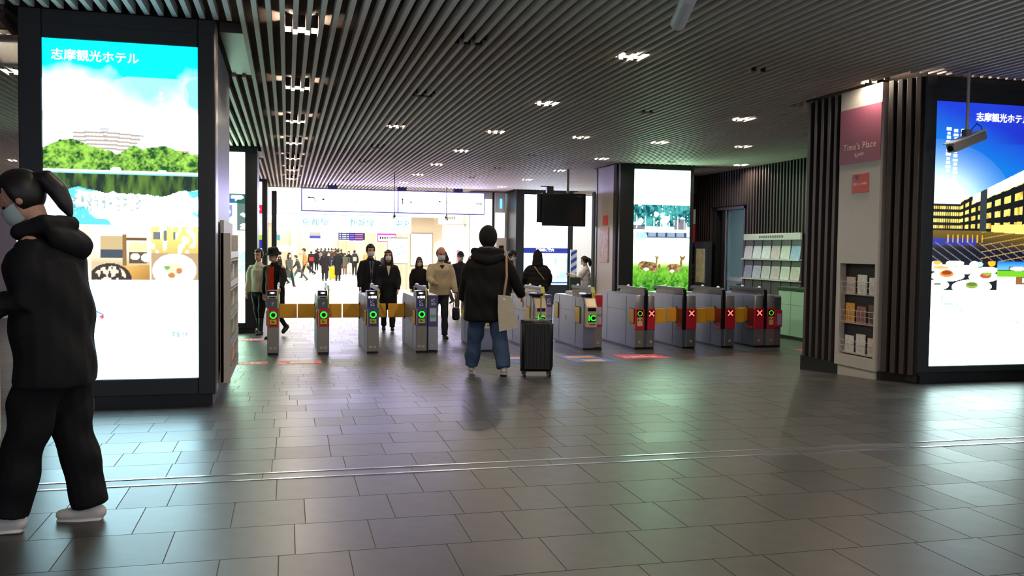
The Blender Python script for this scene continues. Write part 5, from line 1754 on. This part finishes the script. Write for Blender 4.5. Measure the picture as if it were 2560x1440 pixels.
        if tie:
            TT = MB().prism([(-.012 * k, .30), (.012 * k, .30), (.018 * k, .95), (.010 * k, 1.02), (-.010 * k, 1.02), (-.018 * k, .95)], 'y', -.004, .010)
            vs = []
            for (x, y, z) in TT.v:
                tt = z0_ + (.50 - z0_) * z
                dep = fdp if tt < .36 else fdp - (tt - .36) / .17 * .042 * k
                vs.append(tuple(sp(tt) + rt * x + fw * (dep + y + .004)))
            TT.v = vs
            TT.build('necktie', cloth('tie_navy', (26, 30, 48)), root)
    if scarf:
        nq = nb_ + up * .055 * k
        MB().tube([nq + rt * .075 * k, nq + fw * .07 * k, nq - rt * .08 * k, nq - fw * .085 * k, nq + rt * .075 * k], [.042 * k] * 5, 10, up).build('scarf', cloth(scarf[0], scarf[1]), root, True)
    # --- mask
    if mask:
        G_ = []
        nU, nV = 13, 7
        vs, fs = [], []
        for sft in (0.0, .004):
            for j in range(nV):
                v_ = j / (nV - 1)
                for i in range(nU):
                    a = R(-78 + 156 * i / (nU - 1))
                    zz = -.102 + v_ * (.108 - .02 * abs(math.sin(a)))
                    bul = .012 * math.cos(a) * math.sin(math.pi * min(1, v_ * 1.1))
                    rx, ry = .070 + sft + .004, .106 + sft + bul * 1.2 - .020 * (1 - v_) * .6
                    vs.append(tuple(HP(rx * math.sin(a), ry * math.cos(a), zz)))
        n1 = nU * nV
        for j in range(nV - 1):
            for i in range(nU - 1):
                q = j * nU + i
                fs.append((n1 + q, n1 + q + 1, n1 + q + nU + 1, n1 + q + nU))
                fs.append((q, q + nU, q + nU + 1, q + 1))
        MB().add(vs, fs).build('mask', mask if not isinstance(mask, bool) else m_mask, root, True)
        if det:
            for sx in (-1, 1):
                MB().tube([HP(sx * .070, .02, -.02), HP(sx * .080, -.015, -.004)], .0025, 6).build('ear_loop', m_mask, root)
    # --- hair and headwear
    hm = hair_m or m_hair
    def cap_shell(rx, ry, rz, cy, cz, front, nm, mat, low=-.06, back_low=None, side_in=.0):
        nu_, nv_ = 26, 16
        rr = []
        for j in range(nv_ + 1):
            t_ = math.pi * j / nv_
            ring = []
            for i in range(nu_):
                a = 2 * math.pi * i / nu_
                x, y, z = math.sin(t_) * math.cos(a), math.sin(t_) * math.sin(a), math.cos(t_)
                X, Y, Z = rx * x, ry * y + cy, rz * z + cz
                lim = low if y > .25 else (back_low if back_low is not None else low - .05)
                if (y > .30 and Z < front + .05 * (1 - y)) or Z < lim:
                    s_ = .72
                    X, Y, Z = X * s_, (Y - cy) * s_ + cy, max(Z, lim - .02) if Z < lim else Z
                ring.append(tuple(HP(X, Y, Z)))
            rr.append(ring)
        return MB().rings(rr, 0, True).build(nm, mat, root, True)
    if hair in ('short', 'bob', 'long', 'pony', 'balding', 'messy'):
        if hair == 'balding':
            cap_shell(.092, .104, .105, -.034, -.005, .14, 'hair', hm, -.04, -.08)
        else:
            f_ = .055
            cap_shell(.090 if hair != 'messy' else .097, .112, .118 if hair != 'messy' else .124, -.012, .030, f_, 'hair', hm, -.02, -.085)
        if hair in ('long', 'bob'):
            ln = .20 if hair == 'bob' else .34
            L_ = MB()
            for sx in (-1, 1):
                L_.tube([HP(sx * .066, .015, .03), HP(sx * .082, .012, -.06), HP(sx * .088, .02, -.06 - ln * .45), HP(sx * .07, .045 if hair == 'long' else .03, -.06 - ln)], [(.026, .045), (.028, .055), (.03, .052), (.018, .03)], 10, hr)
            L_.tube([HP(0, -.06, .03), HP(0, -.085, -.06), HP(0, -.09, -.06 - ln * .8)], [(.075, .045), (.085, .045), (.07, .03)], 12, hr)
            blend(L_, vox, 2, None, 'hair_length', hm, root)
        if hair == 'pony':
            L_ = MB().tube([HP(0, -.10, .05), HP(0, -.14, .02), HP(0, -.152, -.06), HP(0, -.14, -.14), HP(0, -.13, -.19)], [.034, .046, .048, .036, .016], 12)
            blend(L_, vox, 2, None, 'ponytail', hm, root)
    if hat == 'beanie':
        b = cap_shell(.112, .125, .140, -.010, .030, .020, 'beanie', cloth('knit_black', (30, 28, 28)), -.06, -.115)
        MB().cyl(HP(0, 0, .155), HP(0, 0, .168), .026, .018, 12).build('beanie_crown', cloth('knit_brown', (60, 46, 42)), b, True)
    if hat == 'cap':
        cap_shell(.090, .108, .112, -.006, .036, .04, 'cap', cloth('cap_navy', (34, 40, 52)), .02, -.02)
        vs = []
        for sft in (0, .006):
            for i in range(9):
                a = R(-60 + 15 * i)
                for q in (.085, .17):
                    vs.append(tuple(HP(.085 * math.sin(a) * (1 if q < .1 else .95), q * (.5 + .5 * math.cos(a)) + .01, .052 + sft - (.02 if q > .1 else 0))))
        fs = []
        for s0 in (0, 18):
            for i in range(8):
                a0 = s0 + 2 * i
                fs.append((a0, a0 + 1, a0 + 3, a0 + 2) if s0 else (a0, a0 + 2, a0 + 3, a0 + 1))
        for i in range(8): fs.append((2 * i + 1, 2 * i + 3, 18 + 2 * i + 3, 18 + 2 * i + 1))
        MB().add(vs, fs).build('cap_peak', cloth('cap_navy', (34, 40, 52)), root)
    if hat == 'bucket':
        rr = []
        for (z, q) in ((.150, .03), (.148, .075), (.13, .094), (.06, .108), (.045, .118), (.025, .15), (.020, .155), (.032, .12), (.04, .10)):
            rr.append([tuple(HP(q * math.cos(2 * math.pi * i / 24), q * 1.12 * math.sin(2 * math.pi * i / 24) - .008, z)) for i in range(24)])
        MB().rings(rr).build('bucket_hat', cloth('hat_black', (22, 22, 24)), root, True)
    if hat == 'hood':
        Hd = MB()
        Hd.sph(HP(0, -.012, .02), .112 * 1, .122, .135, 18, 12, 0, fr)
        Hd.sph(HP(0, -.045, .10), .06, .07, .085, 12, 8, 0, fr)
        Hd.tube([HP(0, -.03, -.04), nb_ - fw * .02], [(.115, .115), (.13, .11)], 14, rt)
        blend(Hd, vox, 3, folds(.004, 18, 1), 'hood', tm, root)
    root['pelvis_z'] = pel.z
    return root, dict(A=A, J=J, sp=sp, nb=nb_, rt=rt, fw=fw, up=up, k=k, HP=HP)


def foot_at(px, py):
    q = flr(px, py)
    return (q.x, q.y, zf(q.y))


def stand(px, py, dx=0, dy=0):
    q = flr(px, py)
    return (q.x + dx, q.y + dy, zf(q.y + dy))


TO_CAM = R(180)      # heading that faces -Y

# --- left foreground walker, in profile to the left, all in black
wk, wi = person('person in black with a pale mask striding left in the near foreground', (-1.09, 4.72, 0), R(86), H=1.70, det=2, lean=6,
                legs=((14, 3), (-6, 6)), arms=((4, 6, 80, .05), (4, 8, 82, .2)), head=(32, 4), top=('black_wool', (20, 20, 24)), top_len=.72, top_w=1.42, puff=False,
                bottom=('wide_black', (17, 17, 21)), shoe=(206, 202, 196), hair='pony', mask=M('mask_bluewhite', (196, 214, 214), .6), hood_down=True, bulk=1.08, deep=.98)
_w = world(wk, wi['A'][0][2] + wi['A'][0][3] * .09)
bg = thing('canvas_bag', 'pale cream canvas bag carried at the left edge of the picture', 'bag', (-1.385, _w.y - .12, _w.z - .60), R(86))
cb = MB().box(-.05, .05, -.135, .135, 0, .48, 0, .03)
m_canvas = M('cream_canvas', (202, 194, 172), .8, var=.08, scale=50, bump=.1)
cb.build('bag_body', m_canvas, bg)
for sx in (-.03, .03):
    MB().tube([(sx, -.08, .46), (sx, -.07, .60), (sx, .0, .68), (sx, .07, .60), (sx, .08, .46)], .010, 8).build('strap', m_canvas, bg, True)

# --- the person with the suitcase
mp, mi = person('person in a black hooded coat and jeans walking away with a black suitcase', (2.34, 10.42, zf(10.42)), R(-14), H=1.70, det=2, lean=2,
                legs=((10, 4, None, 7), (-10, 8, None, 8)), arms=((4, 16, 16, .02), (8, 30, 14, -.05)), head=(4, 6), top=('black_coat', (22, 20, 20)), top_len=.78, top_w=1.50, puff=False,
                bottom=('wide_denim', (66, 86, 116)), shoe=(196, 188, 176), hair='short', mask=False, hat='beanie', hood_down=True, scarf=('mauve_grey', (96, 90, 108)), bulk=1.06, hem_w=1.04)
k_ = mi['k']
sc_ = thing('suitcase', 'black ribbed hard-shell suitcase on four wheels', 'suitcase', (2.88, 10.14, zf(10.14)), R(-10))
m_case = M('suitcase_black', (17, 15, 14), .45, var=.1, scale=30)
SW, SD, SH = .185, .135, .60
MB().box(-SW, SW, -SD, SD, .065, .065 + SH, 0, .035).build('shell', m_case, sc_, 'auto')
for q in range(7):
    x_ = -SW + .05 + q * (2 * SW - .10) / 6
    MB().box(x_ - .010, x_ + .010, -SD - .006, -SD + .002, .12, .03 + SH, 0, .003).build('rib', m_case, sc_)
for q in range(4):
    y_ = -SD + .05 + q * (2 * SD - .10) / 3
    MB().box(SW - .002, SW + .006, y_ - .010, y_ + .010, .12, .03 + SH, 0, .003).build('rib', m_case, sc_)
MB().box(-SW - .004, SW + .004, -.008, .008, .06, .07 + SH, 0, .003).build('zip_band', m_black2, sc_)
MB().tube([(-.08, -.06, .065 + SH), (-.07, -.06, .09 + SH), (.07, -.06, .09 + SH), (.08, -.06, .065 + SH)], .010, 8).build('carry_handle', m_steel_d, sc_, True)
th_ = MB()
for sx in (-.06, .06): th_.cyl((sx, .10, .05 + SH), (sx, .10, .36 + SH), .008, n=10)
tho = th_.build('telescopic_rods', m_steel_d, sc_, 'auto')
MB().tube([(-.075, .10, .365 + SH), (.075, .10, .365 + SH)], .016, 10).build('grip', m_black2, tho, True)
for sx in (-1, 1):
    for sy in (-1, 1):
        wl_ = MB().cyl((sx * (SW - .035) - .014, sy * (SD - .03), .03), (sx * (SW - .035) + .014, sy * (SD - .03), .034), .034, n=16).build('wheel', m_black2, sc_, 'auto')
        MB().box(sx * (SW - .035) - .02, sx * (SW - .035) + .02, sy * (SD - .03) - .016, sy * (SD - .03) + .016, .04, .07, 0, .004).build('wheel_fork', m_black, wl_)
# tote hanging from the right shoulder
sr = mi['A'][1][0]
tt_ = thing('tote_bag', 'cream canvas tote hanging from the shoulder of the person with the suitcase', 'bag', mp.location, mp.rotation_euler.z)
y_b = sr.y - .22
zt = sr.z - .42
bag_poly = [(.13, zt), (.285, zt - .01), (.37, zt - .38), (.15, zt - .43), (.13, zt - .2)]
MB().prism(bag_poly, 'y', y_b - .045, y_b + .0).build('bag_body', m_canvas, tt_)
MB().tube([(.20, y_b - .02, zt - .01), (.23, y_b - .01, zt + .22), (sr.x + .03, sr.y - .07, sr.z + .07), (sr.x + .02, sr.y + .02, sr.z + .10)], [(.014, .004)] * 4, 8).build('strap', M('tan_strap', (176, 150, 122), .7), tt_, True)
MB().sph((.20, y_b - .048, zt - .05), .010, .005, .010, 10, 6).build('snap', m_whitedome, tt_, True)

# --- people at and behind the gates
rg, ri = person('person in a black bucket hat, black coat and orange knit crossing behind the leftmost gate', stand(688, 843), R(146), H=1.64, det=1, lean=4, legs=((22, 4), (-24, 22)),
                arms=((30, 22, 18, -.05), (-14, 14, 12, 0)), head=(6, 0), top=('black', (24, 22, 24)), top_len=.80, top_w=1.12, bottom=('dark_blue', (38, 46, 62)), shoe=(24, 24, 26), boots=True, hair='short', hat='bucket',
                mask=M('mask_grey', (176, 166, 150), .6), inner=('orange_knit', (214, 70, 36), .93))
person('person with a fur-collared pale coat half hidden behind the bucket hat', stand(648, 836), R(150), H=1.58, det=1, lean=2, legs=((8, 4), (-8, 6)), head=(0, 0), top=('oatmeal', (206, 196, 172)), top_len=.55, bottom=('black_w', (26, 26, 30)), hair='short', mask=False, boots=True)
person('man in a dark suit coat, white mask and navy tie behind the third gate', stand(925, 820), TO_CAM + R(6), H=1.70, det=1, lean=1, legs=((4, 2), (-4, 4)), arms=((4, 8, 10, 0), (4, 8, 10, 0)), head=(2, -6), top=('charcoal_black', (26, 27, 32)), top_len=.95, top_w=1.08, bottom=('black_w', (26, 26, 30)), hair='messy',
       inner=('blue_shirt', (116, 126, 150), .60), tie=True)
person('long-haired woman in a black coat and white mask between the blue gates', stand(970, 827), TO_CAM - R(4), H=1.58, det=1, lean=0, legs=((10, 2), (-8, 10)), arms=((4, 9, 26, .1), (4, 9, 26, .1)), head=(-2, 4), top=('ink_black', (23, 24, 30)), top_len=.98, top_w=1.12, puff=False, bottom=('black_w', (26, 26, 30)), hair='long', hair_m=m_hair_br,
       inner=('ivory_blouse', (214, 198, 176), .24), female=True)
bm_, bi = person('balding man in a beige zip jacket touching the reader of the wide blue gate', stand(1098, 846), TO_CAM + R(8), H=1.66, det=1, lean=4, legs=((6, 3), (-6, 6)), arms=((6, 10, 12, .0), (24, 10, 52, .12)), head=(14, 0), top=('beige_jacket', (182, 166, 136)), top_len=.60, top_w=1.14, bottom=('dark_grey', (42, 42, 48)), hair='balding',
                 hair_m=m_hair_gr, skin=m_skin_red, bulk=1.08, inner=('dark_collar', (40, 40, 50), .16))
hd = world(bm_, bi['A'][0][2] + bi['A'][0][3] * .10)
hbg = thing('hand_bag', 'small black bag held by the man in the beige jacket', 'bag', (hd.x, hd.y, hd.z - .42), TO_CAM)
MB().box(-.07, .07, -.05, .05, 0, .24, 0, .03).build('bag_body', m_black2, hbg, 'auto')
MB().tube([(-.05, 0, .23), (-.045, 0, .32), (0, 0, .355), (.045, 0, .32), (.05, 0, .23)], .008, 8).build('handle', m_black2, hbg, True)
person('short woman with brown hair in a black coat behind the beige jacket', stand(1046, 800), TO_CAM, H=1.46, det=1, head=(12, 0), top=('black', (24, 22, 24)), top_len=.95, hair='bob', hair_m=m_hair_br, female=True)
person('man in a navy cap and jacket with a white mask waiting behind the gates', stand(1150, 790), TO_CAM - R(14), H=1.60, det=1, legs=((6, 4), (-6, 6)), arms=((10, 12, 50, .3), (4, 16, 24, 0)), head=(8, -20), top=('ink_navy', (34, 34, 46)), top_len=.66, bottom=('khaki', (110, 100, 84)), shoe=(110, 84, 60), hair='short', hat='cap')
person('dark hooded figure bent forward left of the navy cap', stand(1118, 760), R(120), H=1.66, det=1, lean=12, legs=((14, 6), (-14, 14)), head=(16, 0), top=('black', (24, 22, 24)), top_len=.7, hat='hood', hair='short')
person('person in dark clothes and a dark cap hidden behind the coat with the suitcase', stand(1268, 800), TO_CAM + R(60), H=1.64, det=1, lean=6, arms=((10, 10, 40, .1), (10, 10, 40, .1)), head=(14, 0), top=('black', (24, 22, 24)), top_len=.66, hair='short', hat='cap')
hp_, hi_ = person('person in a black hooded puffer seen from behind before the route board', stand(1342, 812), R(-6), H=1.60, det=1, lean=2, arms=((6, 20, 40, .15), (6, 20, 40, .15)), head=(2, 0), top=('black_puffer', (26, 24, 26)), top_len=.62, top_w=1.34, puff=True, hair='short', hat='hood', mask=False, bulk=1.12)
st_ = thing('bag_strap', 'thin tan strap slung across the back of the black puffer', 'strap', hp_.location, hp_.rotation_euler.z)
MB().tube([hi_['sp'](.49) - hi_['rt'] * .10 - hi_['fw'] * .165, hi_['sp'](.36) - hi_['rt'] * .02 - hi_['fw'] * .195, hi_['sp'](.18) + hi_['rt'] * .12 - hi_['fw'] * .195], [(.012, .004)] * 3, 8).build('strap', M('tan_strap', (176, 150, 122), .7), st_, True)
wc, wci = person('woman in a white coat holding a phone beside the striped post', stand(1463, 800), R(62), H=1.52, det=1, lean=2, legs=((6, 2), (-6, 4)), arms=((30, 8, 80, .1), (20, 8, 50, 0)), head=(10, 0), top=('white_coat', (240, 238, 234)), top_len=.9, top_w=1.06, puff=True, bottom=('black_w', (26, 26, 30)), hair='pony', female=True)
gb = MB().box(-.03, .03, -.13, .13, 0, .34, 0, .02).build('green_bag', cloth('green_bag', (66, 84, 66)), None, loc=(wc.location.x - .34, wc.location.y - .2, wc.location.z + .72), rot=(0, 0, R(62)))
tag(gb, 'dark green bag on the arm of the woman in the white coat', 'bag')

# --- crowd in the concourse
def far(label, px, head_y, foot_y, heading, rgb, name, **kw):
    q = stand(px, foot_y)
    d = (Vector(q) - Vector((0, 0, CAM_Z))).dot(CF)
    H = min(1.84, max(1.45, (foot_y - head_y) * d / FPX))
    a = dict(det=0, top=(name, rgb), group='people in the far concourse')
    a.update(kw)
    return person(label, q, heading, H=H, **a)
WALK = dict(legs=((22, 6), (-22, 16)), arms=((-16, 8, 20, 0), (18, 8, 26, 0)))
G1 = (78, 82, 80)
far('far man in black with a white mask and red cap, behind the bucket hat', 700, 629, 712, R(90), (26, 26, 30), 'black', **WALK)
far('far woman in a grey coat carrying a turquoise bag', 722, 632, 716, R(-140), G1, 'grey_green', top_len=.95, female=True, hair='bob', **WALK)
far('far person in grey leaning into a long stride to the left', 748, 636, 703, R(90), (58, 64, 66), 'slate', lean=16, legs=((34, 4), (-30, 10)), arms=((-30, 10, 20, 0), (20, 8, 20, 0)), bottom=('grey_t', (84, 80, 80)), mask=False)
far('far person in a tan jacket and dark cap walking left', 763, 622, 694, R(100), (176, 134, 78), 'tan', hat='cap', lean=5, legs=((18, 4), (-34, 20)), mask=False)
f1, f1i = far('far person in black with a large red and black backpack', 778, 630, 684, R(0), (28, 28, 36), 'black_blue', mask=False)
far('far woman in a long black dress standing left of the yellow suitcase', 811, 627, 702, R(-20), (30, 26, 36), 'plum_black', top_len=1.0, hair='long', female=True, mask=False)
far('far person in dark blue beside the woman in the black dress', 822, 632, 697, R(170), (38, 42, 62), 'dark_blue_t')
far('far man in a long black coat standing right of the yellow suitcase', 845, 625, 702, R(20), (22, 24, 30), 'coal', top_len=1.12, top_w=1.1, mask=False)
far('far person in an olive grey parka right of the long black coat', 862, 634, 687, R(0), (92, 96, 86), 'olive', top_len=.8, bottom=('rust_b', (120, 84, 64)), mask=False)
f2, f2i = far('far person in dark clothes walking away with a white-patterned backpack', 886, 628, 690, R(0), (40, 42, 50), 'dark_slate', mask=False, legs=((8, 2), (-8, 8)))
far('far person in a yellow-tan coat behind the suited man', 918, 623, 690, R(170), (186, 160, 104), 'mustard', mask=False)
far('far person in dark blue directly behind the suited man', 934, 628, 692, R(150), (44, 48, 70), 'dark_blue_t')
far('far person in a dark vest behind the long-haired woman', 948, 626, 694, R(190), (58, 50, 46), 'umber')
far('far man in a dark coat with a white mask left of the long-haired woman', 963, 631, 712, TO_CAM, (44, 46, 58), 'ink')
far('far person in black striding left past the white lit poster', 1014, 632, 700, R(90), (34, 38, 50), 'night', lean=14, legs=((34, 4), (-30, 12)), arms=((40, 8, 40, 0), (-20, 8, 20, 0)), bottom=('dark_blue', (38, 46, 62)))
far('far man in a grey jacket before the white lit poster', 1037, 625, 704, R(160), (96, 92, 92), 'mid_grey')
far('far person in black beside the red and black backpack', 791, 626, 676, R(30), (30, 30, 34), 'black', top_len=.9, mask=False)
far('far person in pale grey deep in the concourse', 802, 627, 664, R(10), (150, 146, 150), 'pale_grey', mask=False)
far('far person in black deep in the concourse left of the departure board', 796, 624, 660, R(180), (30, 30, 34), 'black')
far('far person in brown deep in the concourse below the departure board', 834, 624, 668, R(180), (84, 62, 52), 'brown')
far('far person in dark grey beside the last columns', 853, 625, 672, R(0), (50, 50, 56), 'dark_g', mask=False)
far('far person in black with a shoulder bag among the columns', 872, 629, 682, R(170), (34, 34, 40), 'black', hair='bob')
rnd = random.Random(5)
for q in range(10):
    px = 794 + 9 * q + rnd.uniform(-1, 1)
    far('tiny far figure at the end of the concourse, %s from the left' % ('first', 'second', 'third', 'fourth', 'fifth', 'sixth', 'seventh', 'eighth', 'ninth', 'tenth')[q], px, 622, 659 + (q * 3) % 7, rnd.choice((0.0, math.pi, .6)), rnd.choice(((30, 30, 36), (50, 48, 56), (84, 76, 70))), 'tiny_%d' % (q % 3), mask=False)


def far_case(label, px, py, rgb, h=.62):
    q = stand(px, py)
    t = thing('trolley_suitcase', label, 'suitcase', q, R(10))
    MB().box(-.2, .2, -.13, .13, .06, h, 0, .03).build('shell', M('case_%d_%d_%d' % rgb, rgb, .4), t)
    g = MB()
    for sx in (-.08, .08): g.cyl((sx, .08, h - .02), (sx, .08, h + .36), .01, n=8)
    g.cyl((-.09, .08, h + .36), (.09, .08, h + .36), .014, n=8)
    g.build('handle', m_steel_d, t)
    for sx in (-.15, .15):
        for sy in (-.09, .09):
            MB().cyl((sx - .012, sy, .03), (sx + .012, sy, .03), .03, n=10).build('wheel', m_black2, t)
far_case('bright yellow suitcase standing in the far concourse', 832, 699, (226, 186, 20), .75)
far_case('silver suitcase in the far concourse right of the olive parka', 872, 685, (190, 192, 196), .8)


def back_pack(label, root, info, rgb, rgb2, w=.17):
    p = world(root, info['sp'](.30) - info['fw'] * .25)
    t = thing('backpack', label, 'backpack', (p.x, p.y, p.z - .28), root.rotation_euler.z)
    MB().box(-w, w, -.11, .09, 0, .58, 0, .05).build('bag_body', cloth('pack_%d' % rgb[0], rgb), t, 'auto')
    MB().box(-w * .7, w * .7, -.16, -.10, .06, .34, 0, .03).build('pocket', cloth('pocket_%d' % rgb2[0], rgb2), t, 'auto')
    for sx in (-.1, .1): MB().tube([(sx, .09, .1), (sx, .13, .3), (sx, .1, .52)], .016, 6).build('strap', cloth('pack_%d' % rgb[0], rgb), t)
back_pack('large black backpack with a red pocket worn by a far traveller', f1, f1i, (30, 30, 38), (190, 40, 50), .22)
back_pack('dark backpack with a pale pattern worn by a far traveller', f2, f2i, (46, 50, 58), (170, 170, 162))
q = stand(724, 708)
tb_ = MB().box(-.14, .14, -.04, .04, 0, .42, 0, .02).build('turquoise_bag', cloth('turquoise', (110, 176, 176)), None, loc=(q[0] + .1, q[1] - .25, q[2] + .16))
tag(tb_, 'turquoise shopping bag carried in the far concourse', 'bag')

bpy.data.scenes.remove(LAB)
